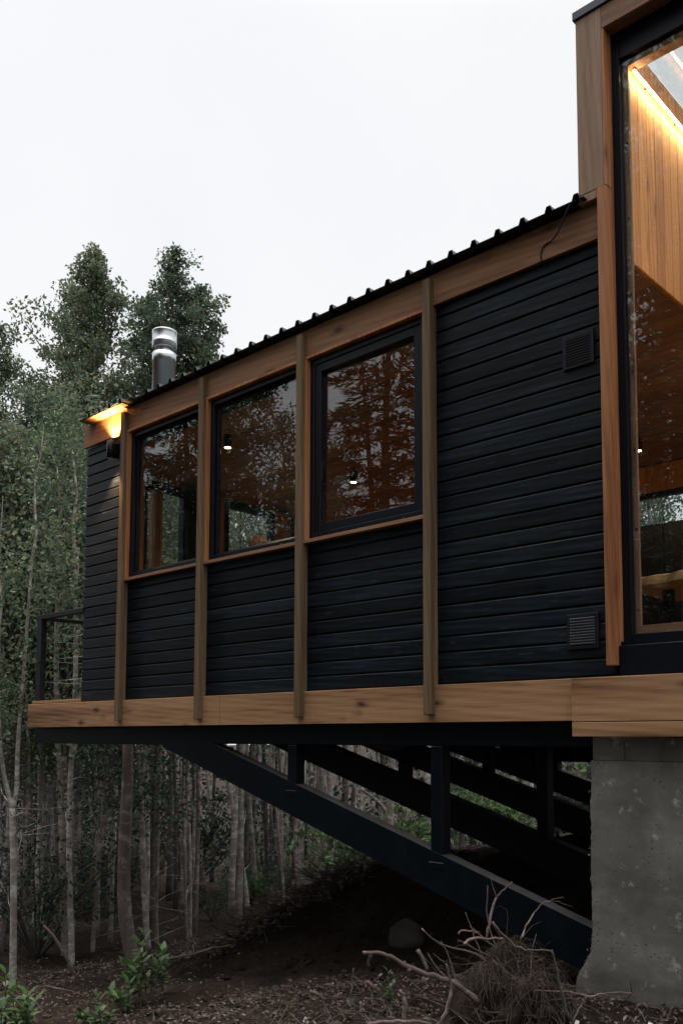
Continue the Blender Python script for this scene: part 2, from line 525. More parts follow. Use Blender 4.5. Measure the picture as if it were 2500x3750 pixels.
def axis_coords(lo, hi, step, far, grow=1.22):
    c = []
    x = lo
    while x <= hi:
        c.append(x); x += step
    s, x, a = step, hi, []
    while x < far:
        s *= grow; x += s; a.append(x)
    s, x, bb = step, lo, []
    while x > -far:
        s *= grow; x -= s; bb.append(x)
    return bb[::-1] + c + a
gx, gy = axis_coords(-9.0, 1.4, .05, 400, 1.16), axis_coords(-2.4, 4.6, .05, 400, 1.16)
gm = MB()
gv = [(x, y, gz(x, y)) for y in gy for x in gx]
nx_ = len(gx)
gm.add(gv, [(j * nx_ + i, j * nx_ + i + 1, (j + 1) * nx_ + i + 1, (j + 1) * nx_ + i) for j in range(len(gy) - 1) for i in range(nx_ - 1)], True)
tag(part('ground', gm, M['ground']), kind='structure')

# ------------------------------------------------------------------ the cabin
HD = 3.9                                    # depth of the house
XP = [-4.886, -3.695, -2.489, -1.272]       # left edges of the four posts
PW, YP, YF, YC = .064, -.078, -.03, -.047   # post width; front of posts, fascia, casings
cabin = thing('cabin', (-3.0, 2.0, 0.0), 'black boarded timber cabin with brown posts, jutting out on a steel frame', 'cabin')

def siding(x0, x1, z0, z1, y=0.0, mat='siding', axis=0, flip=1):
    mb = MB()
    k = math.floor(z0 / .101)
    z = .24
    rnd = random.Random(int(x0 * 100))
    while z < z1 - .012:
        a, b_ = max(z, z0), min(z + .101, z1)
        if b_ - a > .012 and b_ > z0:
            g = .010
            j = rnd.uniform(-.0012, .0012)
            # shiplap board: lower rebate is dark and recessed, face has small chamfers
            poly = [(y + .03, a), (y + .014, a), (y + .014, a + g), (y + .004 + j, a + g), (y + j, a + g + .005), (y + j, b_ - .006), (y + .005 + j, b_), (y + .03, b_)]
            mb.prism(poly, 0, x0, x1)
        z += .101
    return mb
part('siding', siding(-5.60, XP[0] + .02, .24, 2.745), M['siding_worn'], cabin, 'sun worn black boards left of the first post')
for i in range(3):
    part('siding', siding(XP[i] + .03, XP[i + 1] + .03, .24, 1.345), M['siding'], cabin)
part('siding', siding(XP[3] + .03, .03, .24, 2.745), M['siding'], cabin)

# wall core behind the boards (leaves the window openings free)
mb = MB()
for a, b_ in ((-5.58, XP[0] + .03), (XP[3] + .04, .06)):
    mb.box(a, b_, .031, .10, .24, 2.93)
mb.box(XP[0] + .03, XP[3] + .04, .031, .10, .24, 1.33)
mb.box(XP[0] + .03, XP[3] + .04, .031, .10, 2.73, 2.93)
for x in XP[1:3]:
    mb.box(x - .01, x + .075, .031, .10, 1.33, 2.73)
part('wall_core', mb, M['black_panel'], cabin)
# end wall towards the deck: boards outside, pine inside, three tall openings
ends = [(0.0, .60), (1.09, 1.63), (2.36, 2.62), (3.55, HD)]
mb, mi = MB(), MB()
for a, b_ in ends:
    mb.box(-5.60, -5.555, a + (.032 if a == 0 else 0), b_, .24, 2.93)
    mi.box(-5.554, -5.50, a + (.101 if a == 0 else 0), b_, .28, 2.62)
mb.box(-5.60, -5.555, .60, 3.55, 2.552, 2.93)
mi.box(-5.554, -5.50, .60, 3.55, 2.56, 2.62)
part('end_wall', mb, M['siding'], cabin)
part('end_wall_lining', mi, M['trim'], cabin)
def end_door(y0, y1, mull=None, dark=.06):
    mb = MB()
    for a, b_ in ((y0, y0 + dark), (y1 - dark, y1)):
        mb.box(-5.57, -5.49, a, b_, .28, 2.55)
    mb.box(-5.57, -5.49, y0 + dark, y1 - dark, 2.47, 2.55)
    mb.box(-5.57, -5.49, y0 + dark, y1 - dark, .28, .36)
    fr = part('deck_door', mb, M['black_frame'], cabin)
    g = MB(); g.box(-5.533, -5.527, y0 + dark, y1 - dark, .36, 2.47)
    part('pane', g, M['glass'], fr)
    return fr
d0 = end_door(.60, 1.10, dark=.03)
mb = MB(); mb.box(-5.58, -5.47, .715, .80, .36, 2.47); part('mullion', mb, M['trim'], d0)
mb = MB(); mb.box(-5.472, -5.462, .775, .79, .5, 2.45); part('edge_strip', mb, M['brass'], d0)
end_door(1.63, 2.36, dark=.055)
end_door(2.62, 3.55, dark=.06)
mb = MB(); mb.box(-5.49, -5.44, 1.10, 1.44, .28, 2.56, .004)
part('shutter_panel', mb, M['black_panel'], cabin)

# back wall with its narrow high window, ceiling, floor
bx0, bx1, bz0, bz1 = -2.25, -.55, 1.96, 2.33
mb = MB()
for k in range(60):                         # upright tongue and groove boards
    x = -5.5 + k * .14
    if x > 2.85: break
    segs = [(.28, 2.615)] if (x + .14 < bx0 or x > bx1) else [(.28, bz0), (bz1, 2.615)]
    if x > .1: segs = [(.28, 3.94)]
    for a, b_ in segs:
        mb.box(x + .001, x + .139, HD - .07, HD - .05, a, b_, .004)
part('back_wall_lining', mb, M['inner_wall'], cabin)
mb = MB()
mb.box(-5.6, bx0, HD - .049, HD, .24, 2.93); mb.box(bx1, 2.9, HD - .049, HD, .24, 2.93)
mb.box(bx0, bx1, HD - .049, HD, .24, bz0); mb.box(bx0, bx1, HD - .049, HD, bz1, 2.93)
mb.box(-.115, 2.9, HD - .049, HD, 2.931, 3.94)
part('back_wall', mb, M['siding'], cabin)
mb = MB()
mb.box(bx0, bx1, HD - .10, HD - .03, bz1 - .05, bz1 - .002); mb.box(bx0, bx1, HD - .10, HD - .03, bz0 + .002, bz0 + .045)
mb.box(bx0, bx0 + .04, HD - .10, HD - .03, bz0 + .046, bz1 - .051); mb.box(bx1 - .04, bx1, HD - .10, HD - .03, bz0 + .046, bz1 - .051)
fr = part('window', mb, M['black_frame'], cabin)
mb = MB(); mb.box(bx0 + .04, bx1 - .04, HD - .062, HD - .058, bz0 + .046, bz1 - .051); part('pane', mb, M['glass'], fr)
mb = MB(); mb.box(bx0 - .05, 1.6, HD - .30, HD - .072, 1.90, 1.945, .004)
part('shelf', mb, M['trim_x'], cabin)
mb = MB()
k = 0
y = .101
while y < HD - .08:
    mb.box(-5.49, .128, y + .0015, min(y + .118, HD - .072), 2.62, 2.64, .003)
    y += .12
part('ceiling', mb, M['ceiling'], cabin)
mb = MB(); mb.box(-5.49, 2.85, .12, HD - .08, .255, .28)
part('floor', mb, M['inner_floor'], cabin)
mb = MB(); mb.box(-6.55, 3.0, .021, HD, .10, .235)
part('floor_slab', mb, M['black_panel'], cabin)
mb = MB()
for k in range(7):
    mb.box(-6.55, -5.605, -.02 + k * .56, .53 + k * .56, .245, .272, .003)
part('deck', mb, M['beam'], cabin)

# rim boards along the floor edge
for a, b_ in ((-6.61, -3.413), (-3.409, -.2)):
    mb = MB(); mb.box(a, b_, -.03, .02, 0, .239, .003); part('rim_board', mb, M['beam'], cabin)
for a, b_ in ((-.006, .236), (-.089, -.009)):
    mb = MB(); mb.box(-.206, 3.0, -.082, -.031, a, b_, .003); part('rim_board', mb, M['beam'], cabin)
mb = MB(); mb.box(-6.61, -6.56, .021, HD, 0, .239, .003); part('rim_board', mb, M['beam'], cabin)

# fascia under the roof
mb = MB(); mb.box(-5.62, -.004, YF, -.001, 2.748, 2.965, .002)
part('fascia', mb, M['fascia'], cabin)
# posts
for x in XP:
    mb = MB(); mb.box(x, x + PW, YP, -.0305, .05, 2.921, .004)
    mb.box(x + .004, x + PW - .004, -.0305, -.001, .2395, 2.74)
    part('post', mb, M['post'], cabin)

# windows between the posts
def window(i, opening):
    x0, x1 = XP[i] + PW + .001, XP[i + 1] - .001
    zs, zt = 1.328, 2.747
    t = .022
    mb = MB()
    # black frame
    a0, a1, b0, b1 = x0 + t, x1 - t, zs + .028, zt - t - .006
    def ring(mb, x0, x1, z0, z1, y0, y1, w, wb=None):
        wb = wb or w
        mb.box(x0, x0 + w, y0, y1, z0, z1, .004)
        mb.box(x1 - w, x1, y0, y1, z0, z1, .004)
        mb.box(x0 + w, x1 - w, y0, y1, z1 - w, z1, .004)
        mb.box(x0 + w, x1 - w, y0, y1, z0, z0 + wb, .004)
    ring(mb, a0, a1, b0, b1, -.012, .07, .045)
    fr = part('window', mb, M['black_frame'], cabin)
    ins = .0455
    if opening:
        sb = MB(); ring(sb, a0 + ins, a1 - ins, b0 + ins, b1 - ins, -.004, .06, .062)
        part('sash', sb, M['black_frame'], fr)
        hb = MB(); hb.box(a0 + ins + .062, a0 + ins + .074, -.002, .03, b0 + .42, b0 + .56, .003)
        part('handle', hb, M['black_frame'], fr)
        ins += .062
    else:
        sb = MB(); ring(sb, a0 + ins, a1 - ins, b0 + ins, b1 - ins, .02, .05, .018)
        part('bead', sb, M['black_frame'], fr)
        ins += .018
    g = MB(); g.box(a0 + ins, a1 - ins, .033, .039, b0 + ins, b1 - ins)
    part('pane', g, M['glass'], fr)
    # little drainage caps along the bottom of the frame
    for q in (.13, .80):
        c = MB(); xx = x0 + (x1 - x0) * q
        c.box(xx, xx + .035, -.020, -.0125, b0 + .010, b0 + .020, .002)
        part('drain_cap', c, M['black_frame'], fr)
    # wooden casing
    cs = MB()
    cs.box(x0, x0 + t, YC, .029, zs + .026, zt - t, .002)
    cs.box(x1 - t, x1, YC, .029, zs + .026, zt - t, .002)
    cs.box(x0, x1, YC, .029, zt - t, zt, .002)
    part('casing', cs, M['trim'], fr)
    sl = MB(); sl.box(x0 - .004, x1 + .004, YC - .006, .029, zs, zs + .026, .002)
    part('sill', sl, M['trim_x'], fr)
window(0, False); window(1, False); window(2, True)

# roof: trapezoidal sheet with ribs running back from the eave
def roof_profile(x0, x1):
    pts = [(x0, 0)]
    x = -.111
    xs = []
    while x > x0 + .05:
        if x < x1 - .03: xs.append(x)
        x -= .18
    for x in sorted(xs):
        pts += [(x - .026, 0), (x - .013, .036), (x + .013, .036), (x + .026, 0)]
    pts.append((x1, 0))
    return pts
def sheet(mb, pts, y0, y1, z0, z1, th=.004):
    n = len(pts)
    vs_ = []
    for yy, zz in ((y0, z0), (y1, z1)):
        vs_ += [(x, yy, zz + h) for x, h in pts] + [(x, yy, zz + h - th) for x, h in pts]
    fs = []
    for i in range(n - 1):
        fs += [(i, i + 1, 2 * n + i + 1, 2 * n + i), (n + i, 3 * n + i, 3 * n + i + 1, n + i + 1), (i, n + i, n + i + 1, i + 1),
               (2 * n + i, 2 * n + i + 1, 3 * n + i + 1, 3 * n + i)]
    fs += [(0, 2 * n, 3 * n, n), (n - 1, 2 * n - 1, 4 * n - 1, 3 * n - 1)]
    mb.add(vs_, fs)
mb = MB()
sheet(mb, roof_profile(-4.62, -.06), -.105, HD + .1, 2.985, 2.90)
sheet(mb, roof_profile(-5.53, -4.60), -.150, HD + .1, 2.979, 2.892)
part('roof', mb, M['roofing'], cabin)
mb = MB()
x = -5.50
for k in range(4):                          # pale boards under the projecting eave
    mb.box(x + .002, x + .183, -.142, -.031, 2.963, 2.973, .002); x += .185
part('soffit', mb, M['beam'], cabin)
mb = MB(); mb.box(-5.54, -.12, .101, HD - .05, 2.645, 2.885)
part('roof_core', mb, M['black_panel'], cabin)

# stove pipe through the roof
cx, cy_ = -7.05 + 1.95, 1.02
c0 = atZ(599, 1440, 9.35)
cx, cy_ = c0.x, c0.y
R_ = .122
zt = 4.10
def zpx(v):
    d = (Vector((cx, cy_, 0)) - CAM)
    # height at which the pipe axis meets pixel row v
    u = 600
    r = ray(u, v)
    h = math.hypot(d.x, d.y) / math.hypot(r.x, r.y)
    return CAM.z + r.z * h
z_base, z_j, z_a, z_n0, z_n1, z_c = 2.7, zpx(1330), zpx(1297), zpx(1290), zpx(1273), zpx(1216)
ch = bpy.data.objects.new('chimney', None); COL.objects.link(ch); ch.parent = cabin
ch.location = (cx + 3, cy_ - 2, 2.8)
mb = MB(); mb.lathe([(R_ - .004, z_base), (R_ - .004, z_j - .004), (R_, z_j - .003), (R_, z_a), (R_ - .02, z_a + .008), (.075, z_a + .01)], cx, cy_, 40)
part('pipe', mb, M['chrome'], ch)
mb = MB(); mb.lathe([(.075, z_a), (.075, z_n1 + .06)], cx, cy_, 32); part('collar', mb, M['chrome'], ch)
mb = MB(); mb.lathe([(.078, z_n1 - .005), (R_ - .012, z_n1 - .02), (R_ + .004, z_n1 + .0), (R_ + .004, z_n1 + .035), (R_ + .007, z_n1 + .04), (R_ + .007, z_n1 + .05), (R_ + .003, z_n1 + .055),
                          (R_ + .003, z_c - .02), (R_ + .006, z_c - .015), (R_ + .006, z_c), (R_ - .01, z_c + .006), (.0, z_c + .008)], cx, cy_, 40)
part('cap', mb, M['chrome'], ch)

# ------------------------------------------------------------------ tall glazed part on the right
ZT = 4.10
mb = MB(); mb.box(-.116, .046, -.062, -.012, 3.022, ZT, .003); part('corner_board', mb, M['tall_board'], cabin)
mb = MB(); mb.box(.0475, .062, -.064, -.001, 3.0225, 3.962, .002); part('corner_strip', mb, M['trim'], cabin)
mb = MB(); mb.box(.002, .060, -.067, -.0, .297, 3.0205, .003)
mb.box(.0475, .062, -.0005, .028, .43, 3.963, .002)
part('corner_trim', mb, M['trim'], cabin)
mb = MB(); mb.box(-.116, .001, -.064, -.0, 2.968, 3.018, .003); part('corner_trim', mb, M['tall_board'], cabin)
mb = MB(); mb.box(.0475, 3.0, -.062, .028, 3.964, ZT, .003); part('head_board', mb, M['trim_x'], cabin)
mb = MB(); mb.box(-.13, 3.02, -.074, HD + .02, ZT + .003, ZT + .055, .003)
# leave the glazed roof open: the cap is only a frame
mb = MB()
mb.box(-.13, 3.02, -.074, .10, ZT + .003, ZT + .055, .003)
mb.box(-.13, .098, .101, HD + .02, 3.942, 3.956, .003)
mb.box(2.80, 3.02, .101, HD + .02, 3.985, 4.03, .003)
mb.box(.099, 2.799, HD - .06, HD + .02, 3.985, 4.03, .003)
part('roof_flashing', mb, M['flashing'], cabin)
# black frame of the tall window
mb = MB()
mb.box(.0625, .108, .0285, .075, .405, 4.095)
mb.box(.040, .0622, .0287, .0995, .405, 4.095)
mb.box(.109, 2.80, .0295, .075, 3.80, 4.095, .003)
mb.box(.109, 2.80, .0285, .075, .405, .47, .003)
mb.box(2.801, 2.86, .0285, .075, .405, 3.962)
fr = part('tall_window', mb, M['black_frame'], cabin)
mb = MB(); mb.box(.108, 2.80, .050, .056, .47, 3.80); part('pane', mb, M['glass'], fr)
mb = MB(); mb.box(.0625, 3.0, -.035, .028, .245, .405, .003); part('sill_panel', mb, M['black_frame'], cabin)
mb = MB(); mb.box(.109, 2.80, .0755, .14, 3.77, 3.94); part('inner_head', mb, M['trim_x'], cabin)
mb = MB(); mb.box(.062, .114, .0755, .098, .47, 3.92); part('inner_jamb', mb, M['inner_floor'], cabin)
mb = MB(); mb.box(.1145, .139, .078, .100, .47, 3.77, .002); bt = part('batten', mb, M['tall_board'], cabin)
for z in (.60, 1.05, 1.50, 1.95, 2.40, 2.85, 3.30):
    mb = MB(); mb.box(.122, .132, .072, .079, z, z + .014, .002); part('screw', mb, M['black_frame'], bt)
mb = MB(); mb.box(.14, 2.8, .079, .10, .475, .52, .002); part('threshold_strip', mb, M['trim_x'], cabin)
# inner board wall above the low room
mb = MB()
y = .101
rnd = random.Random(4)
while y < HD - .08:
    mb.box(.10, .13, y + .001, min(y + .109, HD - .072), 2.605, 3.955, .005)
    y += .11
part('upper_wall', mb, M['inner_wall'], cabin)
mb = MB()
for k in range(9):
    mb.box(.1305, .158, .3 + k * .42, .312 + k * .42, 3.757, 3.763)
mb.box(.154, .168, .11, HD - .1, 3.757, 3.762)
part('strip_bracket', mb, M['black_frame'], cabin)
mb = MB(); mb.box(-.115, .046, .001, HD - .05, 2.905, 3.94); mb.box(.0465, .099, .101, HD - .05, 2.905, 3.94)
part('upper_wall_core', mb, M['siding'], cabin)
mb = MB(); mb.box(2.86, 3.0, -.03, HD - .051, .24, 3.98); part('side_wall', mb, M['siding'], cabin)
mb = MB()
y = .10
while y < HD - .08:
    mb.box(2.83, 2.859, y + .001, min(y + .109, HD - .072), .28, 3.955, .005); y += .11
part('side_wall_lining', mb, M['inner_wall'], cabin)
mb = MB(); mb.box(.131, 2.855, .102, HD - .071, 3.958, 3.968); part('roof_pane', mb, M['roof_glass'], cabin)
mb = MB(); mb.box(.156, .166, .11, HD - .1, 3.744, 3.756); 
solo('led_strip', mb, M['led'], (.160, 2.0, 3.744), 'long glowing warm white light strip high on the honey pine wall', 'light strip')

# balcony railing
rl = bpy.data.objects.new('railing', None); COL.objects.link(rl); rl.parent = cabin
rl.location = (-3.0, -2.0, .27)
mb = MB(); mb.box(-6.50, -6.41, -.01, .05, .272, 1.118); part('rail_post', mb, M['rail'], rl)
mb = MB(); mb.box(-6.50, -6.44, HD - .08, HD - .02, .272, 1.118); part('rail_post', mb, M['rail'], rl)
mb = MB(); mb.box(-6.51, -5.602, -.01, .05, 1.119, 1.165, .003); part('rail', mb, M['rail'], rl)
mb = MB(); mb.box(-6.50, -6.44, .051, HD, 1.119, 1.155, .003); part('rail', mb, M['rail'], rl)
for z in (.47, .69, .90):
    mb = MB(); mb.tube([(-6.43, .02, z), (-5.602, .02, z)], .0025, 5); part('wire', mb, M['cable'], rl)
    mb = MB(); mb.tube([(-6.47, .05, z), (-6.47, HD - .08, z)], .0025, 5); part('wire', mb, M['cable'], rl)

# ------------------------------------------------------------------ things on and in the cabin
# up and down wall lamp
lx0, lx1 = -5.085, -5.015
wl_ = thing('wall_lamp', (-5.05, 0, 2.58), 'small black up and down wall lamp glowing on the left end of the wall', 'wall lamp')
mb = MB(); mb.lathe([(.034, 2.52), (.038, 2.522), (.038, 2.688), (.034, 2.69)], -5.05, -.075, 24)
mb.lathe([(.034, 2.69), (.030, 2.66), (.0, 2.66)], -5.05, -.075, 24); mb.lathe([(.034, 2.52), (.030, 2.55), (.0, 2.55)], -5.05, -.075, 24)
mb.box(-5.075, -5.025, -.045, -.0005, 2.54, 2.67, .003)
part('lamp_body', mb, M['black_frame'], wl_)
for z in (2.545, 2.665):
    mb = MB(); mb.lathe([(.0, z - .004), (.026, z - .004), (.026, z + .004), (.0, z + .004)], -5.05, -.075, 20); part('bulb', mb, M['bulb'], wl_)
def spot(name, loc, energy, size, rot, blend=.6, color=(1, .62, .25), r=.02):
    d = bpy.data.lights.new(name, 'SPOT')
    d.energy = energy; d.spot_size = rad(size); d.spot_blend = blend; d.color = color; d.shadow_soft_size = r
    o = bpy.data.objects.new(name, d); COL.objects.link(o); o.location = loc; o.rotation_euler = rot
    return o
spot('wall_lamp_upper_light', (-5.05, -.085, 2.70), 70, 110, (rad(180), 0, 0))
spot('wall_lamp_lower_light', (-5.05, -.10, 2.51), 90, 85, (0, 0, 0))

def vent(x, z, label):
    t = thing('vent_grille', (x, -.01, z), label, 'vent grille', 'vent grilles on the black wall')
    s = .100
    mb = MB()
    mb.box(x - s, x - s + .022, -.014, .012, z - s, z + s, .002); mb.box(x + s - .022, x + s, -.014, .012, z - s, z + s, .002)
    mb.box(x - s + .022, x + s - .022, -.014, .012, z - s, z - s + .022, .002); mb.box(x - s + .022, x + s - .022, -.014, .012, z + s - .022, z + s, .002)
    mb.box(x - s + .022, x + s - .022, -.001, .003, z - s + .022, z + s - .022)
    part('frame', mb, M['rail'], t)
    for k in range(10):
        zz = z - .074 + k * .0158
        mb = MB(); mb.prism([(-.002, zz + .010), (-.016, zz - .001), (-.020, zz + .0045), (-.002, zz + .014)], 0, x - s + .022, x + s - .022)
        part('slat', mb, M['slat'], t)
vent(-.165, 2.142, 'upper of two small square black louvred vents on the black boards, near the eave')
vent(-.168, .505, 'lower of two small square black louvred vents on the black boards, near the floor beam')

# loose cable hanging over the fascia
pts = [onp(u, v, 1, y) for u, v, y in ((2104, 731, -.088), (2085, 748, -.10), (2068, 785, -.09), (2050, 832, -.07), (2032, 866, -.05), (2014, 884, -.036), (1996, 894, -.036), (1983, 910, -.036), (1978, 935, -.036), (1982, 955, -.032), (1987, 972, -.01))]
mb = MB(); mb.tube(pts, .0045, 6)
solo('cable', mb, M['rubber'], tuple(pts[6]), 'thin black cable dangling from the roof edge over the brown fascia', 'cable')

# ceiling spotlights
for (u, v, z, lab) in ((834, 1640, 2.46, 'black ceiling spotlight glowing behind the middle window'), (1294, 1767, 2.46, 'black ceiling spotlight glowing behind the window nearest the black wall'),
                       (2335, 1652, 2.46, 'black ceiling spotlight glowing low behind the tall glass pane')):
    p = onp(u, v, 2, z)
    t = thing('ceiling_spotlight', tuple(p), lab, 'spotlight', 'ceiling spotlights')
    mb = MB(); mb.lathe([(.032, z), (.035, z + .002), (.035, z + .115), (.0, z + .117)], p.x, p.y, 20); mb.lathe([(.032, z), (.028, z + .012), (.0, z + .012)], p.x, p.y, 20)
    mb.tube([(p.x, p.y, z + .116), (p.x, p.y, 2.62)], .008, 8)
    part('lamp_body', mb, M['black_frame'], t)
    mb = MB(); mb.lathe([(.0, z - .001), (.027, z + .001), (.027, z + .009), (.0, z + .009)], p.x, p.y, 20); part('bulb', mb, M['bulb'], t)
    spot('spotlight_beam', (p.x, p.y, z - .02), 22, 150, (0, 0, 0), .8, (1, .76, .48), .03)

# table with a live-edge slab top, sofa, cabinets
tb = thing('table', (.4, 1.2, .28), 'rustic table with a thick live-edge wooden slab top behind the tall glass', 'table')
ol = []
rnd = random.Random(11)
for k in range(41):
    x = -.33 + k * .0425
    ol.append((x, .86 + .03 * math.sin(k * .5) + .018 * math.sin(k * 1.3) + rnd.uniform(-.004, .004)))
for k in range(41):
    x = 1.37 - k * .0425
    ol.append((x, 1.55 + .03 * math.sin(k * .4 + 1)))
mb = MB()
n = len(ol)
vs_ = []
for dz, sh in ((.868, .020), (.885, .0), (.940, .012), (.947, .03)):
    for (x, y) in ol:
        vs_.append((x + sh * (1 if x < .5 else -1), y + sh * (1 if y < 1.2 else -1), dz + (.012 * math.sin(x * 5) if dz < .87 else 0)))
fs = [(r * n + i, r * n + (i + 1) % n, (r + 1) * n + (i + 1) % n, (r + 1) * n + i) for r in range(3) for i in range(n)]
fs += [tuple(range(n - 1, -1, -1)), tuple(range(3 * n, 4 * n))]
mb.add(vs_, fs); part('tabletop', mb, M['slab'], tb)
for x in (-.15, 1.1):
    for y in (1.0, 1.38):
        mb = MB(); mb.box(x, x + .06, y, y + .06, .281, .862, .004); part('leg', mb, M['black_panel'], tb)
sf = thing('sofa', (.9, 2.5, .28), 'dark sofa in the shadowy room behind the wooden table', 'sofa')
mb = MB(); mb.box(-.1, 1.9, 2.1, 2.9, .30, .70, .05); part('seat', mb, M['trousers'], sf)
mb = MB(); mb.box(-.1, 1.9, 2.9, 3.15, .30, 1.15, .06); part('backrest', mb, M['trousers'], sf)
for x in (-.30, 1.905):
    mb = MB(); mb.box(x, x + .195, 2.1, 3.15, .30, .88, .05); part('armrest', mb, M['trousers'], sf)
cb = thing('kitchen_cabinet', (-1.0, 3.6, .28), 'tall run of black kitchen cabinets along the back wall under the narrow window', 'cabinet')
for k in range(6):
    mb = MB(); mb.box(-2.6 + k * .70, -2.6 + k * .70 + .695, HD - .50, HD - .075, .30, 1.895, .004); part('cabinet_door', mb, M['black_panel'], cb)

# flexible duct sagging under the floor
pts, rs = [], []
a, b_ = onp(1235, 2655, 1, .30), onp(1640, 2650, 1, .30)
for k in range(121):
    t = k / 120
    p = a.lerp(b_, t)
    p.z = a.z + .03 - .175 * math.sin(math.pi * min(1, t * 1.05)) ** 1.0
    pts.append(p); rs.append(.042 + .006 * (1 if k % 2 else -1))
mb = MB(); mb.tube(pts, rs, 12)
solo('duct_hose', mb, M['hose'], tuple(pts[60]), 'dark ribbed flexible duct sagging under the floor beam', 'hose')

# ------------------------------------------------------------------ steel frames under the floor
def truss(y, label, first=None):
    t = thing('steel_truss', (-3.0, y, -.5), label, 'steel truss', 'steel trusses under the floor')
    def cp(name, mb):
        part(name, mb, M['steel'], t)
    mb = MB(); mb.box(-6.6, -4.30, y, y + .095, -.163, -.004, .006); cp('top_chord', mb)
    mb = MB(); mb.box(-4.30, -.16, y + .002, y + .093, -.150, -.006, .006); cp('top_chord', mb)
    mb = MB(); mb.prism([(-4.30, -.005), (-4.09, -.005), (-.17, -1.15), (-.17, -1.41), (-4.30, -.178)], 1, y - .003, y + .098)
    cp('diagonal_brace', mb)
    if y > 3.5:
        mb = MB(); mb.box(-3.4, -.16, y + .10, y + .19, -.36, -.03, .006); cp('edge_beam', mb)
    for x in (-2.691, -1.32):
        mb = MB(); mb.box(x, x + .093, y, y + .095, -.09 - (x + 4.09) * .292 - .035, -.152, .005); cp('strut', mb)
    # weld plates
    for x in (-2.691, -1.32):
        zz = -.075 - (x + 4.09) * .292
        mb = MB(); mb.box(x - .015, x + .108, y - .006, y + .101, zz - .05, zz - .006, .003); cp('weld_plate', mb)
    return t
truss(.05, 'blue black steel truss right under the front floor beam, frontmost of the row')
truss(1.32, 'second black steel truss back under the floor')
truss(2.55, 'third black steel truss back under the floor')
truss(3.78, 'rearmost black steel truss under the back edge of the floor')
mb = MB()
for k in range(11):
    x = -6.3 + k * .6
    mb.box(x, x + .045, .15, HD - .05, .0, .099)
part('joists', mb, M['black_panel'], cabin)

# ------------------------------------------------------------------ concrete pier
def pier():
    t = thing('concrete_pier', (.6, .5, -1.5), 'stained grey concrete pier with crumbled mossy edge carrying the right end of the cabin', 'concrete pier')
    rnd = random.Random(3)
    # outline of the left edge, flaring at the foot, from pixels on the front plane
    edge = [(-.146, -.22), (-.150, -.45), (-.154, -.80), (-.157, -1.10), (-.162, -1.22), (-.178, -1.29), (-.205, -1.34), (-.235, -1.38), (-.255, -1.42), (-.265, -1.50), (-.27, -1.75)]
    dense = []
    for (xa, za), (xb, zb) in zip(edge, edge[1:]):
        m = max(1, int(abs(zb - za) / .02 + abs(xb - xa) / .02))
        for k in range(m):
            s = k / m
            dense.append((xa + (xb - xa) * s, za + (zb - za) * s))
    dense.append(edge[-1])
    mb = MB()
    nx = 44
    vs_ = []
    for (xe, z) in dense:
        for i in range(nx + 1):
            s = i / nx
            x = xe + (1.5 - xe) * s
            q = Vector((x * 3, 0, z * 3))
            yy = .0 + noise.noise(q) * .006 + noise.noise(q * 5) * .003
            jx = 0
            if i < 2:
                jx = (noise.noise(Vector((1, z * 5, 4))) * .012 + noise.noise(Vector((1, z * 17, 4))) * .010 + noise.noise(Vector((7, z * 50, 2))) * .006) * (1 if i == 0 else .4)
                yy += .012 * (1 - i) + abs(noise.noise(Vector((3, z * 30, 9)))) * .015 * (1 - i)
            vs_.append((x + jx, yy, z))
    fs = [(r * (nx + 1) + i, r * (nx + 1) + i + 1, (r + 1) * (nx + 1) + i + 1, (r + 1) * (nx + 1) + i) for r in range(len(dense) - 1) for i in range(nx)]
    fs = [f[::-1] for f in fs]
    mb.add(vs_, fs, True)
    # left flank going back
    off = len(dense)
    vs2, fs2 = [], []
    for r in range(len(dense)):
        x, y, z = vs_[r * (nx + 1)]
        for k in range(5):
            vs2.append((x + noise.noise(Vector((2, k * 2.0, z * 9))) * .012 * (k > 0), y + k * .2, z))
    fs2 = [(r * 5 + k, r * 5 + k + 1, (r + 1) * 5 + k + 1, (r + 1) * 5 + k) for r in range(len(dense) - 1) for k in range(4)]
    mb.add(vs2, fs2, True)
    mb.box(-.13, 1.5, .79, .81, -1.75, -.22)
    mb.box(1.49, 1.5, .02, .80, -1.75, -.22)
    part('pier_body', mb, M['concrete'], t)
    mb = MB(); mb.box(-.138, .055, .018, .80, -.223, -.0895, .006); mb.box(.058, 1.5, .014, .80, -.223, -.0895, .006)
    part('pier_cap', mb, M['concrete'], t)
    # crumbled mossy edge
    mb = MB()
    for k in range(150):
        z = rnd.uniform(-1.36, -.24)
        if noise.noise(Vector((3, 1, z * 6))) < rnd.uniform(-.2, .4): continue
        i = min(range(len(dense)), key=lambda q: abs(dense[q][1] - z))
        x = dense[i][0] + rnd.uniform(-.012, .016); y = rnd.uniform(-.004, .05)
        r = .003 + .012 * rnd.random() ** 2.5
        mb.add([(x + rnd.uniform(-r, r), y + rnd.uniform(-r, r), z + rnd.uniform(-r, r) * 1.4) for _ in range(6)],
               [(0, 1, 2), (0, 2, 3), (0, 3, 4), (0, 4, 1), (5, 2, 1), (5, 3, 2), (5, 4, 3), (5, 1, 4)])
    part('crumbled_edge', mb, M['moss_concrete'], t)
pier()

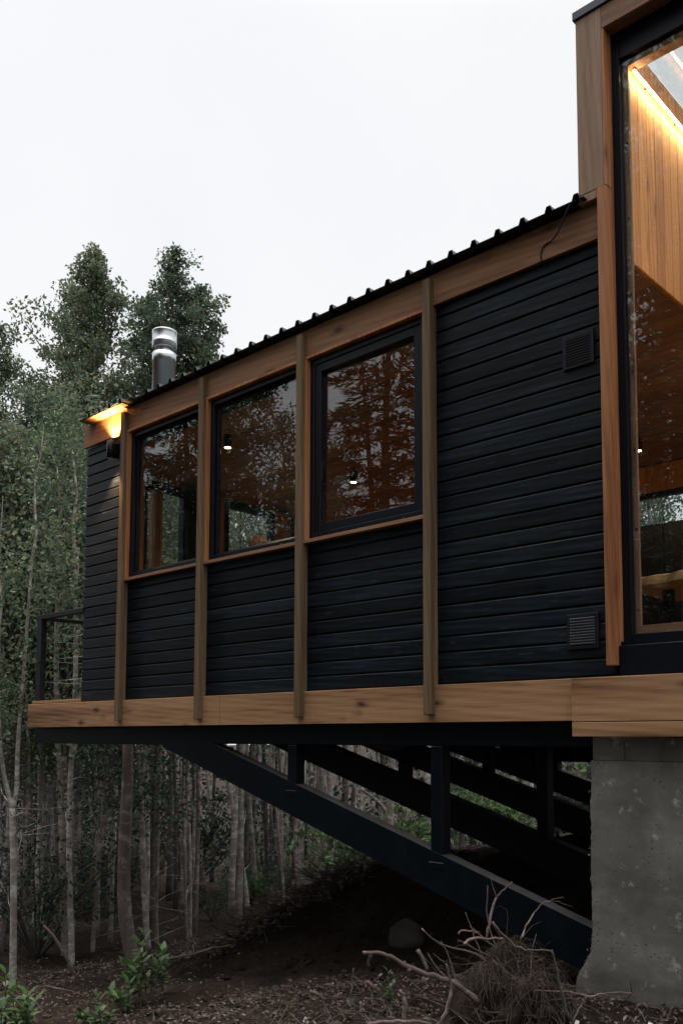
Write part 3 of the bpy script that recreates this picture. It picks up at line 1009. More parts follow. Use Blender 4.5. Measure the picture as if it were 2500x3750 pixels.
# ------------------------------------------------------------------ trees
def leaf_quad(mb, p, d, L, Wd, up):
    """one folded leaf: d along its length, up roughly its face normal"""
    s = d.cross(up)
    if s.length < 1e-4:
        s = d.orthogonal()
    s.normalize()
    nrm = s.cross(d)
    a, t = p, p + d * L
    m = p + d * (L * .45)
    f = nrm * (Wd * .25)
    o = len(mb.v)
    mb.v.extend([tuple(a), tuple(m + s * (Wd * .5) + f), tuple(t), tuple(m - s * (Wd * .5) + f)])
    mb.f.append((o, o + 1, o + 2, o + 3))
    mb.sm.append(False)
def rvec(r):
    while True:
        v = Vector((r.uniform(-1, 1), r.uniform(-1, 1), r.uniform(-1, 1)))
        if .05 < v.length < 1:
            return v.normalized()
def clump(mb, r, c, sig, n, L, flat=.8):
    for _ in range(n):
        q = rvec(r) * (sig * 1.75 * r.random() ** .45)
        q.z *= flat
        d = (q.normalized() * .6 + rvec(r)).normalized() if q.length > 0 else rvec(r)
        k = r.uniform(.7, 1.25)
        leaf_quad(mb, c + q, d, L * k, L * k * .60, rvec(r))
def wobble(r, H, amp, n=10):
    a1, a2 = r.uniform(0, 6.28), r.uniform(0, 6.28)
    f1, f2 = r.uniform(.6, 1.3), r.uniform(1.4, 2.6)
    pts = []
    for k in range(n + 1):
        t = k / n
        pts.append(Vector((amp * (math.sin(a1 + f1 * 3 * t) - math.sin(a1)) + amp * .4 * math.sin(f2 * 4 * t), amp * (math.cos(a2 + f1 * 3 * t) - math.cos(a2)) + amp * .3 * math.sin(f2 * 5 * t), H * t)))
    return pts
def ptat(pts, t):
    k = min(len(pts) - 2, int(t * (len(pts) - 1)))
    return pts[k].lerp(pts[k + 1], t * (len(pts) - 1) - k)
def build_tree(seed, H, base, R, r0, nb=60, per=26, L=.085, spread=.20, conifer=False, twigs=10, top=.0, amp=None, shape='cone', up=(20, 55)):
    """returns (trunk mesh builder, crown mesh builder) in local space"""
    r = random.Random(seed)
    T, Cn = MB(), MB()
    pts = wobble(r, H, amp if amp is not None else H * .012, 14)
    T.tube(pts, [r0 * (1.25 if k == 0 else 1) * (1 - .90 * (k / 14)) + .006 for k in range(15)], 8)
    for k in range(nb):
        t = base + (1 - base) * ((k + r.random()) / nb)
        s = (t - base) / (1 - base)
        if shape == 'cone':
            rr = R * min(1, .35 + 2.6 * s) * (1 - s) ** .62 + .08
        elif shape == 'lobed':
            rr = R * min(1, .45 + 2.2 * s) * (1 - s) ** .5 * (.55 + .6 * abs(math.sin(s * 9 + seed))) + .10
        else:
            rr = R * math.sqrt(max(.02, 1 - (2 * s - .85) ** 2)) + .06
        ln = rr * r.uniform(.55, 1.2)
        az = k * 2.399 + r.uniform(-.5, .5)
        el = rad(r.uniform(*up)) if not conifer else rad(r.uniform(-22, 12))
        d = Vector((math.cos(az) * math.cos(el), math.sin(az) * math.cos(el), math.sin(el)))
        p0 = ptat(pts, min(.995, t * .985))
        p1 = p0 + d * ln * .5
        p2 = p0 + d * ln + Vector((0, 0, ln * (.18 if not conifer else -.08)))
        T.tube([p0, p1, p2], [max(.006, r0 * .30 * (1 - t * .6)), .008 + r0 * .06, .004], 4, cap=False)
        if conifer:
            m = max(3, int(ln / .16))
            for j in range(m):
                f = .18 + .82 * (j + r.random()) / m
                c = p0.lerp(p2, f)
                side = d.cross(Vector((0, 0, 1))).normalized()
                for _ in range(per):
                    w_ = r.uniform(-1, 1) * (1.05 - f) * ln * .42
                    q = c + side * w_ + Vector((0, 0, r.uniform(-.10, .02) - abs(w_) * .12)) + d * r.uniform(-.1, .1)
                    dd = (d * .7 + side * (1 if w_ > 0 else -1) * r.uniform(.2, .9) + rvec(r) * .35).normalized()
                    k2 = r.uniform(.7, 1.4)
                    leaf_quad(Cn, q, dd, L * 1.5 * k2, L * .30 * k2, Vector((0, 0, 1)) + rvec(r) * .5)
        else:
            m = max(2, int(ln / .26) + 1)
            for j in range(m):
                f = .30 + .72 * (j + r.random() * .8) / m
                c = p0.lerp(p2, min(1.05, f)) + rvec(r) * .08
                sz = spread * r.uniform(.55, 1.15) * (1.1 - .35 * s)
                clump(Cn, r, c, sz, int(per * r.uniform(.5, 1.4)), L)
    if not conifer:
        for k in range(10):
            clump(Cn, r, ptat(pts, .94 + .006 * k) + rvec(r) * .06, .07, 6, L * .9)
    for k in range(twigs):                     # dead twigs on the bare stem
        t = r.uniform(.12, max(.2, base + .12))
        az = r.uniform(0, 6.28)
        ln = r.uniform(.25, 1.0)
        p0 = ptat(pts, t)
        d = Vector((math.cos(az), math.sin(az), r.uniform(-.1, .9))).normalized()
        p1 = p0 + d * ln * .5 + rvec(r) * .06
        p2 = p1 + (d + Vector((0, 0, r.uniform(-.5, .5)))).normalized() * ln * .5
        T.tube([p0, p1, p2], [.011, .007, .003], 4, cap=False)
        if r.random() < .5:
            p3 = p1 + (d + rvec(r) * .8).normalized() * ln * .4
            T.tube([p1, p3], [.006, .002], 4, cap=False)
    return T, Cn
class Kind:
    def __init__(s, bark, leaf, **kw):
        T, Cn = build_tree(**kw)
        s.H = kw['H']
        s.tm = T.mesh('trunk', M[bark]); s.cm = Cn.mesh('crown', M[leaf])
def put_tree(kind, loc, scale, rz, name, label, cat='tree', group=None, sz=None):
    root = thing(name, loc, label, cat, group, rz)
    for n, me in (('trunk', kind.tm), ('crown', kind.cm)):
        o = bpy.data.objects.new(n, me)
        COL.objects.link(o); o.parent = root
    root.scale = (scale, scale, sz or scale)
    return root

K = {}
K['apex'] = Kind('bark', 'leaf', seed=1, H=14, base=.40, R=2.1, r0=.14, nb=92, per=66, L=.085, spread=.17, shape='lobed', up=(30, 72))
K['apex2'] = Kind('bark', 'leaf', seed=2, H=14, base=.42, R=1.8, r0=.13, nb=92, per=66, L=.082, spread=.165, shape='lobed', up=(30, 70))
K['apex3'] = Kind('bark', 'leaf', seed=3, H=12, base=.45, R=1.4, r0=.11, nb=66, per=58, L=.082, spread=.15, shape='lobed', up=(30, 65))
K['mid'] = Kind('bark', 'leaf', seed=4, H=10, base=.30, R=1.9, r0=.085, nb=85, per=54, L=.075, spread=.165, shape='lobed', up=(5, 45), twigs=16)
K['midb'] = Kind('bark', 'leaf_b', seed=5, H=9, base=.32, R=1.7, r0=.08, nb=80, per=56, L=.072, spread=.16, shape='cone', up=(-5, 35), twigs=14)
K['midd'] = Kind('bark_red', 'leaf_d', seed=6, H=9, base=.25, R=1.8, r0=.08, nb=80, per=56, L=.072, spread=.165, shape='round', up=(-15, 35), twigs=16)
K['high'] = Kind('bark', 'leaf', seed=15, H=9, base=.52, R=1.6, r0=.075, nb=70, per=52, L=.07, spread=.16, shape='lobed', up=(0, 45), twigs=18)
K['slim'] = Kind('bark', 'leaf', seed=7, H=9, base=.62, R=.9, r0=.055, nb=22, per=20, L=.085, spread=.24, shape='round', twigs=12, amp=.16)
K['slim2'] = Kind('bark_red', 'leaf_d', seed=8, H=9, base=.58, R=1.0, r0=.065, nb=22, per=20, L=.085, spread=.24, shape='round', twigs=14, amp=.22)
K['slim3'] = Kind('bark_dark', 'leaf_d', seed=9, H=9, base=.55, R=1.0, r0=.06, nb=24, per=22, L=.085, spread=.26, shape='round', twigs=10, amp=.12)
K['conifer'] = Kind('bark_dark', 'needle', seed=10, H=14, base=.22, R=2.7, r0=.17, nb=90, per=13, L=.15, conifer=True, twigs=8)
K['gum'] = Kind('bark', 'leaf', seed=12, H=12, base=.35, R=2.4, r0=.13, nb=70, per=24, L=.10, spread=.26, shape='lobed', up=(10, 55))
def build_shrub(seed, R, Hs, n, L, leaf):
    r = random.Random(seed)
    T, Cn = MB(), MB()
    for k in range(n):
        az = r.uniform(0, 6.28); ln = r.uniform(.5, 1)
        tip = Vector((math.cos(az) * R * ln, math.sin(az) * R * ln, Hs * r.uniform(.35, 1) * (1.1 - .35 * ln)))
        mid = tip * .5 + Vector((0, 0, .12)) + rvec(r) * .05
        T.tube([Vector((0, 0, -.05)), mid, tip], [.014, .009, .003], 4, cap=False)
        for j in range(4):
            clump(Cn, r, mid.lerp(tip, .15 + j * .28) + rvec(r) * .05, .11, 16, L, .7)
    o = Kind.__new__(Kind)
    o.H = Hs
    o.tm = T.mesh('stems', M['bark_dark']); o.cm = Cn.mesh('foliage', M[leaf])
    return o
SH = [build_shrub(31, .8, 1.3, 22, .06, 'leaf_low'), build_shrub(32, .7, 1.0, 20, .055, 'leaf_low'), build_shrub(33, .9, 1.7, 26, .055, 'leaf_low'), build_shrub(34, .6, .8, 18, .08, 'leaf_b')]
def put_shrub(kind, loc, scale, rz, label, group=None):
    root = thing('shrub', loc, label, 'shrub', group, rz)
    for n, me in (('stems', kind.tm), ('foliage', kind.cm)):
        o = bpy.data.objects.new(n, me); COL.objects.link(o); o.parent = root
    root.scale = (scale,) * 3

# crowns that stand up against the sky: apex pixel, distance, kind, label
def by_apex(kind, u, v, Z, rz, label, group=None, wide=1.0, name='tree'):
    a = atZ(u, v, Z)
    g = gz(a.x, a.y)
    s = (a.z - g) / K[kind].H
    put_tree(K[kind], (a.x, a.y, g - .05), s * wide, rz, name, label, 'tree', group, s)
by_apex('apex', 408, 905, 19.0, .4, 'tallest crown left of the chimney, twin tipped leafy tree against the sky', wide=1.0)
by_apex('apex2', 602, 905, 20.0, 1.7, 'tall pointed leafy tree rising directly behind the steel chimney', wide=1.0)
by_apex('apex3', 765, 1075, 20.5, 2.9, 'shorter leafy tree just right of the chimney, above the roof edge', wide=1.05)
by_apex('apex3', 500, 1110, 21.5, 4.0, 'thin leafy tree low in the gap between the two tallest crowns', wide=1.15)
by_apex('high', 60, 1560, 13.0, .9, 'leafy tree nearest the balcony at the left edge, hiding other stems', wide=.9)
by_apex('high', 215, 1640, 13.6, 2.6, 'leafy tree close to the balcony corner with dense small leaves', wide=.85)
by_apex('mid', 240, 1240, 19.0, 5.0, 'leafy tree low on the left flank of the tallest crown', wide=.85)
by_apex('mid', 325, 1060, 20.6, .5, 'leafy tree close behind the left flank of the tallest crown', wide=.9)
by_apex('apex3', 28, 1165, 13.5, 1.0, 'sparse leafy tree top at the left picture edge, apart from the others', wide=.8)
by_apex('midd', 95, 1390, 15.0, 2.2, 'dark round topped tree at the left edge below the sparse crown', wide=.95)
by_apex('midb', 185, 1500, 13.8, .3, 'bright green leafy tree left of the wall lamp', wide=.9)
by_apex('mid', 262, 1540, 16.5, 3.3, 'grey green leafy tree just left of the black end boards', wide=.75)
by_apex('mid', 20, 1560, 12.5, 4.3, 'leafy tree at the left edge with low twiggy branches', wide=.8)
by_apex('midd', 130, 1720, 17.5, 5.2, 'dark leafy tree deep in the left stand', wide=.9)
by_apex('midd', 300, 1790, 19.5, 1.2, 'dark leafy tree hidden behind the corner of the cabin', wide=.85)
by_apex('mid', 560, 1370, 23.0, 2.0, 'low leafy crown under the pointed tree, just over the roof end', wide=.9)
by_apex('mid', 700, 1290, 24.0, 3.0, 'low leafy crown behind the right side of the chimney', wide=.8)

# stems seen by themselves: pixel polyline, distance, width in pixels at foot and top
stems = [
 # name label, Z, pts, w0, w1, bark
 ('fork', 'pale trunk forking into two stems near the lower left picture edge', 10.2, [(48, 3640), (50, 3420), (52, 3180), (48, 3060), (46, 2960)], 26, 22, 'bark',
  [[(46, 2960), (24, 2880), (8, 2800), (0, 2700), (-6, 2500), (-2, 2300)], [(46, 2960), (66, 2905), (62, 2790), (70, 2680), (78, 2560), (92, 2440), (98, 2300), (108, 2200), (118, 2050)]]),
 ('a', 'slender bent trunk second from the left edge with leaning top', 12.5, [(125, 3690), (118, 3560), (105, 3420), (92, 3280), (88, 3180), (104, 2900), (110, 2740), (96, 2640)], 15, 11, 'bark', []),
 ('b', 'thin mottled trunk standing below the balcony corner', 13.0, [(178, 3560), (165, 3400), (168, 3200), (164, 3010), (158, 2860), (152, 2720), (120, 2560), (100, 2420)], 15, 11, 'bark', []),
 ('c', 'smooth grey trunk in the pair standing close together under the balcony', 12.0, [(240, 3470), (232, 3300), (228, 3100), (226, 2900), (218, 2800), (212, 2700), (205, 2450), (212, 2200)], 27, 19, 'bark_red', []),
 ('d', 'pale lichen streaked trunk in the pair standing close together under the balcony', 11.6, [(264, 3440), (257, 3300), (252, 3100), (256, 2900), (264, 2760), (270, 2680), (282, 2400), (276, 2150)], 24, 17, 'bark', [[(262, 2800), (280, 2730), (286, 2690), (298, 2500)]]),
 ('e', 'pale trunk splitting into a narrow pair of stems left of the thickest trunk', 12.4, [(338, 3510), (346, 3400), (354, 3250), (362, 3140), (374, 3070)], 17, 20, 'bark',
  [[(374, 3070), (378, 2960), (384, 2840), (392, 2700), (398, 2500)], [(376, 3070), (390, 2990), (402, 2880), (412, 2760), (422, 2680), (440, 2450)]]),
 ('big', 'thickest red brown trunk with pale lichen bands under the cabin end', 11.0, [(498, 3545), (478, 3480), (462, 3380), (453, 3280), (455, 3140), (461, 3000), (468, 2860), (470, 2700), (474, 2450)], 56, 36, 'bark_red', []),
 ('g', 'pale mottled trunk forking high just right of the thickest trunk', 12.2, [(546, 3490), (536, 3390), (527, 3240), (524, 3080), (518, 2960), (516, 2870)], 22, 20, 'bark',
  [[(516, 2870), (508, 2800), (504, 2700), (500, 2500)], [(517, 2870), (532, 2790), (538, 2700), (548, 2500)]]),
 ('h', 'red brown stringy trunk with a loose strip of bark, middle of the stand', 12.8, [(576, 3480), (570, 3350), (575, 3180), (580, 3020), (582, 2860), (586, 2700), (590, 2500)], 17, 14, 'bark_red', [[(572, 3250), (562, 3120), (552, 2950), (560, 2720)]]),
 ('i', 'tall reddish stem standing as the left one of two touching pale stems', 13.0, [(690, 3500), (684, 3400), (678, 3200), (672, 3010), (670, 2860), (676, 2770), (682, 2600)], 11, 11, 'bark_red', []),
 ('j', 'pale stem standing as the right one of two touching stems', 13.2, [(697, 3440), (698, 3300), (696, 3120), (690, 2960), (686, 2800), (688, 2600)], 14, 12, 'bark', []),
 ('k', 'pale banded trunk leaning left beside the big brace', 16.5, [(905, 3280), (890, 3200), (872, 3080), (852, 2960), (836, 2860), (826, 2760), (812, 2600)], 20, 15, 'bark', []),
 ('l', 'pale banded trunk nearly straight below the black brace', 17.0, [(938, 3260), (930, 3160), (920, 3040), (912, 2930), (902, 2800), (900, 2650)], 20, 15, 'bark', []),
 ('m', 'grey trunk right of the two banded trunks behind the litter mound', 18.0, [(980, 3240), (978, 3120), (974, 3000), (968, 2880), (966, 2720)], 19, 15, 'bark_dark', []),
 ('n', 'mottled stem pair leaning apart behind the litter mound', 17.0, [(1038, 3230), (1026, 3140), (1016, 3020), (1006, 2920), (1000, 2760)], 13, 9, 'bark', [[(1034, 3200), (1010, 3100), (995, 3000), (984, 2880), (970, 2740)]]),
 ('o', 'pale trunk standing as the left of a close pair below the brace middle', 15.0, [(1184, 3220), (1186, 3120), (1188, 3020), (1180, 2900), (1172, 2780), (1166, 2650)], 17, 15, 'bark', []),
 ('p', 'pale trunk standing as the right of a close pair below the brace middle', 15.2, [(1212, 3230), (1216, 3120), (1218, 3020), (1206, 2900), (1200, 2780), (1200, 2650)], 16, 14, 'bark', []),
 ('q', 'brown trunk seen through the gap left of the middle strut', 16.0, [(1484, 3080), (1480, 2960), (1476, 2860), (1470, 2700)], 16, 13, 'bark_red', []),
 ('r', 'fallen pale trunk leaning across the gap under the floor', 15.0, [(1470, 3040), (1440, 3010), (1400, 2950), (1360, 2915), (1320, 2890)], 17, 10, 'bark', []),
]
crown_small = [K['slim'].cm, K['slim2'].cm, K['slim3'].cm]
rs_ = random.Random(77)
for (nm, lab, Z, pts, w0, w1, bark, forks) in stems:
    P = [atZ(u, v, Z) for u, v in pts]
    foot = P[0]
    g = gz(foot.x, foot.y)
    if nm != 'r':
        # carry the stem down to the soil and the fork tops up into the canopy
        if foot.z > g - .1:
            P.insert(0, Vector((foot.x, foot.y, g - .15)))
    mb = MB()
    k_ = Z / FPX / 2
    n = len(P)
    def dens(P):
        out = []
        for a, b_ in zip(P, P[1:]):
            for q in range(3):
                out.append(a.lerp(b_, q / 3))
        out.append(P[-1])
        # soften the corners
        for _ in range(4):
            out = [out[0]] + [(out[i - 1] + out[i] * 2 + out[i + 1]) / 4 for i in range(1, len(out) - 1)] + [out[-1]]
        return out
    D = dens(P)
    def rr(t, a, b_):
        return (a + (b_ - a) * t) * k_ * (1 + .22 * max(0, 1 - t * 8))
    ext = nm not in ('fork', 'e', 'g', 'r')
    if ext:
        top = D[-1]
        ld = D[-1] - D[-5]; ld = ld / max(.05, abs(ld.z))
        D2 = [top + Vector((ld.x * .3 * q + .06 * math.sin(q * 1.9), ld.y * .3 * q, .30 * q)) for q in range(1, 7)]
    else:
        D2 = []
    mb.tube(D + D2, [rr(i / (len(D) - 1), w0, w1) for i in range(len(D))] + [w1 * k_ * (1 - .15 * q) for q in range(len(D2))], 10)
    for fk in forks:
        Q = dens([atZ(u, v, Z) for u, v in fk])
        ww = w1 if nm != 'h' else 6
        tip = Q[-1]
        ld = Q[-1] - Q[-4]; ld = ld / max(.05, abs(ld.z))
        X = [tip + Vector((ld.x * .3 * q + .07 * math.sin(q * 1.7), ld.y * .3 * q, .30 * q)) for q in range(1, 6)]
        mb.tube(Q + X, [ww * k_ * (1 - .45 * i / (len(Q) - 1)) * .85 for i in range(len(Q))] + [ww * k_ * .46 * (1 - .18 * q) for q in range(1, 6)], 8)
    for q in range(12):                       # dead twigs
        p0 = D[rs_.randrange(len(D) // 4, len(D))]
        az = rs_.uniform(0, 6.28); ln = rs_.uniform(.2, .8)
        d = Vector((math.cos(az), math.sin(az), rs_.uniform(-.1, .9))).normalized()
        p1 = p0 + d * ln * .5 + rvec(rs_) * .05
        mb.tube([p0, p1, p1 + (d + rvec(rs_) * .5).normalized() * ln * .5], [.006, .004, .002], 4, cap=False)
    root = thing('tree' if nm != 'r' else 'fallen_tree', (foot.x, foot.y, g), lab, 'tree' if nm != 'r' else 'fallen tree')
    part('trunk', mb, M[bark], root)
    if nm != 'r':
        tops = [D2[-1] if D2 else atZ(*fk[-1], Z) for fk in (forks or [None])]
        cb_ = MB()
        rr_ = random.Random(hash(nm) % 1000 if False else sum(map(ord, nm)))
        for tp in tops:
            if tp.z < 1.2 and (tp - CAM).length > 11.2:
                pass
            for q in range(70 if foot.x < -7 else 20):
                c = tp + Vector((rr_.gauss(0, .42), rr_.gauss(0, .42), rr_.uniform(-1.9, .9)))
                if c.z > 4.6: continue
                clump(cb_, rr_, c, .15, 24, .07)
        part('crown', cb_, M[rr_.choice(['leaf', 'leaf_d'])], root)

# slim trees filling the stand behind and left of the cabin
rf = random.Random(5)
cnt = 0
tries = 0
placed = []
while cnt < 165 and tries < 9000:
    tries += 1
    u = rf.uniform(-250, 2450)
    Z = 12.5 + 24 * rf.random() ** 1.15
    p = atZ(u, 2662, Z)
    if p.x > -7.4 and p.y < 5.2: continue
    if u > 1600 and Z > 26: continue
    if any((p.x - a) ** 2 + (p.y - b_) ** 2 < .22 for a, b_ in placed): continue
    g = gz(p.x, p.y)
    # stay below the roof line where the photo shows clear sky
    roof_v = 1500 - (u - 480) * .46 if u > 480 else 1750
    zmax = CAM.z + (2690 - (roof_v + 230)) / FPX * Z
    Hh = min(rf.uniform(7.5, 12), zmax - g)
    if Hh < 3: continue
    placed.append((p.x, p.y))
    kd = rf.choice(['slim', 'slim', 'slim', 'slim2', 'slim3']) if Z < 19 else rf.choice(['slim3', 'slim3', 'slim2', 'slim'])
    lab = {'slim': 'slender pale trunk tree in the dense stand behind the cabin', 'slim2': 'slender red brown tree in the dense stand behind the cabin', 'slim3': 'slender dark trunk tree in the dense stand behind the cabin'}[kd]
    grp = {'slim': 'slender pale trees in the stand behind the cabin', 'slim2': 'slender red brown trees in the stand behind the cabin', 'slim3': 'slender dark trees in the stand behind the cabin'}[kd]
    s = Hh / 9
    put_tree(K[kd], (p.x, p.y, g - .06), min(1.1, max(.7, s)) * rf.uniform(.6, 1.1), rf.uniform(0, 6.28), 'tree', lab, 'tree', grp, s)
    cnt += 1

# shrubs under the trees
cnt = 0
for _try in range(5000):
    if cnt >= 38: break
    u = rf.uniform(-200, 2400); Z = rf.uniform(12, 30)
    p = atZ(u, 2662, Z)
    if p.x > -7.6 and p.y < 5.4: continue
    if Z < 15 and 330 < u < 1300: continue
    kd = rf.randrange(4)
    cnt += 1
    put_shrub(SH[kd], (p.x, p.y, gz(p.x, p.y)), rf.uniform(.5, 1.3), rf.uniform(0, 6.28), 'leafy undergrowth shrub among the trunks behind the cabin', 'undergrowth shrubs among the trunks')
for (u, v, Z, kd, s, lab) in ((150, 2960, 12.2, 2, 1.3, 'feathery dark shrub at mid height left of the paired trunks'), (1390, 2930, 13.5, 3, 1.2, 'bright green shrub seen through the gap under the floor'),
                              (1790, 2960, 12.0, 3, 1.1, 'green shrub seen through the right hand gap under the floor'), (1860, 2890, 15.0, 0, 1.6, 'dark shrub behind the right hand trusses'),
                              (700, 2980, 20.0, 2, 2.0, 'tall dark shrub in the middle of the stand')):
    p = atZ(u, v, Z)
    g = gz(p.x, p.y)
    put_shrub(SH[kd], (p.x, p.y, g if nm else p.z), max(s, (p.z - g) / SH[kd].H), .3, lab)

# far wood that closes the view: trunks and leaves that read as one mass
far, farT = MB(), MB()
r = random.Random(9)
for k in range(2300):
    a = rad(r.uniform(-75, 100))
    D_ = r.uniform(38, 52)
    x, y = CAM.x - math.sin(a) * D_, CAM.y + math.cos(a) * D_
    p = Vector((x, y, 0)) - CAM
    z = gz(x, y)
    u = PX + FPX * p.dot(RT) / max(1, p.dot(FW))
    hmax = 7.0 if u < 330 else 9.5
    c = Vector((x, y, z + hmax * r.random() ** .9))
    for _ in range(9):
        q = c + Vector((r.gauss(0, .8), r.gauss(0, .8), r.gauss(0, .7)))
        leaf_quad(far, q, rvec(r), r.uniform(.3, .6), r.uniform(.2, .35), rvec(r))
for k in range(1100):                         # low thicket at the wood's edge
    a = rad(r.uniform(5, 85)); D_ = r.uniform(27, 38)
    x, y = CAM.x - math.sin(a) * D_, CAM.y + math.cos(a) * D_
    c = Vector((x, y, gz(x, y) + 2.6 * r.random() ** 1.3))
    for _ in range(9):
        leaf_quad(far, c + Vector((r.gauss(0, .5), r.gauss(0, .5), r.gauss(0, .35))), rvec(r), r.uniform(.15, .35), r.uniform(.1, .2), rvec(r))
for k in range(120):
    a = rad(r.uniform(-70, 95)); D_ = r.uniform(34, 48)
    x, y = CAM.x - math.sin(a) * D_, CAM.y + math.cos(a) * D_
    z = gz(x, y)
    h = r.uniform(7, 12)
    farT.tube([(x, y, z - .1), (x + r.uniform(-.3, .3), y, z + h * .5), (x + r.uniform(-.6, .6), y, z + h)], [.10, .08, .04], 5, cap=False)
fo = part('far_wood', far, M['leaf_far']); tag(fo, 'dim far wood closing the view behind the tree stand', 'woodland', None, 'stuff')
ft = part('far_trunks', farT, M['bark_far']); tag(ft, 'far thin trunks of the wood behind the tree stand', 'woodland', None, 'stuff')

# the wood on the camera's side: it shades the wall and mirrors in the panes
r = random.Random(21)
back = []
k = 0
for _try in range(9000):
    if k >= 66: break
    x = r.uniform(-28, 9) if k < 44 else (r.uniform(-7, 4) if k < 53 else r.uniform(-27, -13)); y = r.uniform(-26, -9.0) if k < 44 else (r.uniform(-16, -9.5) if k < 53 else r.uniform(-17, -7.5))
    if math.hypot(x - CAM.x, y - CAM.y) < 5.0: continue
    if any(math.hypot(x - q, y - s) < (1.7 if k < 44 else 1.1) for q, s in back): continue
    back.append((x, y)); k += 1
    kd = r.choice(['conifer', 'gum', 'conifer', 'gum', 'mid']) if k < 44 or k >= 53 else 'gum'
    g = gz(x, y)
    H_ = r.uniform(10, 15.5) if k < 44 or k >= 53 else r.uniform(14.5, 18)
    s = H_ / K[kd].H
    if kd == 'conifer':
        put_tree(K[kd], (x, y, g), s, r.uniform(0, 6.28), 'conifer', 'dark conifer mirrored in the window panes, on the viewer side', 'tree', 'conifers mirrored in the panes')
    else:
        put_tree(K[kd], (x, y, g), s, r.uniform(0, 6.28), 'tree', 'leafy tree mirrored in the window panes, on the viewer side', 'tree', 'leafy trees mirrored in the panes')

# ------------------------------------------------------------------ foreground: litter, twigs, roots, stones, saplings
r = random.Random(14)
lit = MB()
def dens_ok(x, y):
    return noise.noise(Vector((x * .8, y * .8, 3))) > r.uniform(-.6, .35)
n = 0
while n < 24000:
    q = r.random()
    if q < .55:
        x, y = r.uniform(-8.5, -1.0), r.uniform(-2.5, 6.5)
    elif q < .8:
        x, y = r.uniform(-3.2, 1.2), r.uniform(-1.8, .1)
    else:
        x, y = r.uniform(-14, -6), r.uniform(-2, 9)
    if not dens_ok(x, y): continue
    if x > -4.6 and .2 < y < 2.6 and r.random() < .93: continue        # freshly dug soil under the floor
    z = gz(x, y)
    L_ = r.uniform(.010, .045) if x > -4 else r.uniform(.02, .06)
    d = Vector((r.uniform(-1, 1), r.uniform(-1, 1), r.uniform(-.25, .35))).normalized()
    leaf_quad(lit, Vector((x, y, z + r.uniform(.0, .03))), d, L_, L_ * r.uniform(.3, .6), Vector((r.uniform(-.5, .5), r.uniform(-.5, .5), 1)))
    n += 1
tag(part('leaf_litter', lit, M['litter']), 'dry leaf litter strewn over the slope', 'leaf litter', None, 'stuff')
n = 0
cl = MB()
while n < 1100:                              # clods of dug earth
    x, y = (r.uniform(-5.5, -.4), r.uniform(.0, 2.8)) if n % 3 else (r.uniform(-3.2, 1.0), r.uniform(-1.8, .2))
    z = gz(x, y); k_ = .008 + .035 * r.random() ** 3
    c = Vector((x, y, z + k_ * .3))
    p6 = [c + Vector(d) * k_ * r.uniform(.6, 1.2) + rvec(r) * k_ * .3 for d in ((1, 0, 0), (0, 1, 0), (-1, 0, 0), (0, -1, 0), (0, 0, .8), (0, 0, -.8))]
    cl.add([tuple(q) for q in p6], [(0, 1, 4), (1, 2, 4), (2, 3, 4), (3, 0, 4), (1, 0, 5), (2, 1, 5), (3, 2, 5), (0, 3, 5)])
    n += 1
tag(part('soil_clods', cl, M['ground']), 'loose clods of dug earth', 'soil clods', None, 'stuff')
def on_ground(u, v):
    d = ray(u, v)
    t = 4.0
    while t < 16:
        p = CAM + d * t
        if p.z < gz(p.x, p.y): return p
        t += .06
    return None
lc = MB()
heap = []
for n in range(7000):                        # pale leaves heaped on the flank of the mound
    u = r.uniform(640, 1400); v = r.uniform(3120, 3520)
    edge = 3500 - (u - 800) * .55
    if v > edge + r.gauss(0, 22): continue
    if noise.noise(Vector((u * .012, v * .02, 8))) < r.uniform(-.8, .25): continue
    p = on_ground(u, v)
    if p is None or p.x < -7.5: continue
    heap.append(p)
    L_ = r.uniform(.025, .08)
    d = Vector((r.uniform(-1, 1), r.uniform(-1, 1), r.uniform(-.2, .6))).normalized()
    leaf_quad(lc, Vector((p.x, p.y, gz(p.x, p.y) + r.uniform(0, .07))), d, L_, L_ * r.uniform(.3, .65), Vector((r.uniform(-.7, .7), r.uniform(-.7, .7), 1)))
tag(part('pale_litter', lc, M['litter_pale']), 'pale curled leaves heaped on the flank of the earth mound', 'leaf litter', None, 'stuff')
tw = MB()
for k in range(1100):
    q = r.random()
    if q < .5:
        x, y = r.uniform(-2.9, 1.0), r.uniform(-1.7, .0)
    else:
        x, y = r.uniform(-8.5, -2.2), r.uniform(-2, 5)
        if x > -4.4 and .2 < y < 2.2: continue
    z = gz(x, y)
    ln = r.uniform(.05, .30) * r.uniform(.4, 1)
    a = r.uniform(0, 6.28)
    d = Vector((math.cos(a), math.sin(a), r.uniform(-.12, .45)))
    p0 = Vector((x, y, z + .012)); p1 = p0 + d * ln * .5 + rvec(r) * .02; p2 = p1 + (d + rvec(r) * .4) * ln * .5
    rr0 = r.uniform(.0012, .0045)
    tw.tube([p0, p1, p2], [rr0, rr0 * .8, rr0 * .4], 4, cap=False)
for k in range(420):
    q = r.choice(heap)
    ln = r.uniform(.15, .6); a = r.uniform(0, 6.28)
    d = Vector((math.cos(a), math.sin(a), r.uniform(-.1, .5)))
    p0 = Vector((q.x, q.y, gz(q.x, q.y) + .03)); p1 = p0 + d * ln * .5 + rvec(r) * .04; p2 = p1 + (d + rvec(r) * .5) * ln * .5
    tw.tube([p0, p1, p2], [.006, .0045, .002], 4, cap=False)
tag(part('twigs', tw, M['root']), 'tangle of small dead twigs on the soil', 'twigs', None, 'stuff')

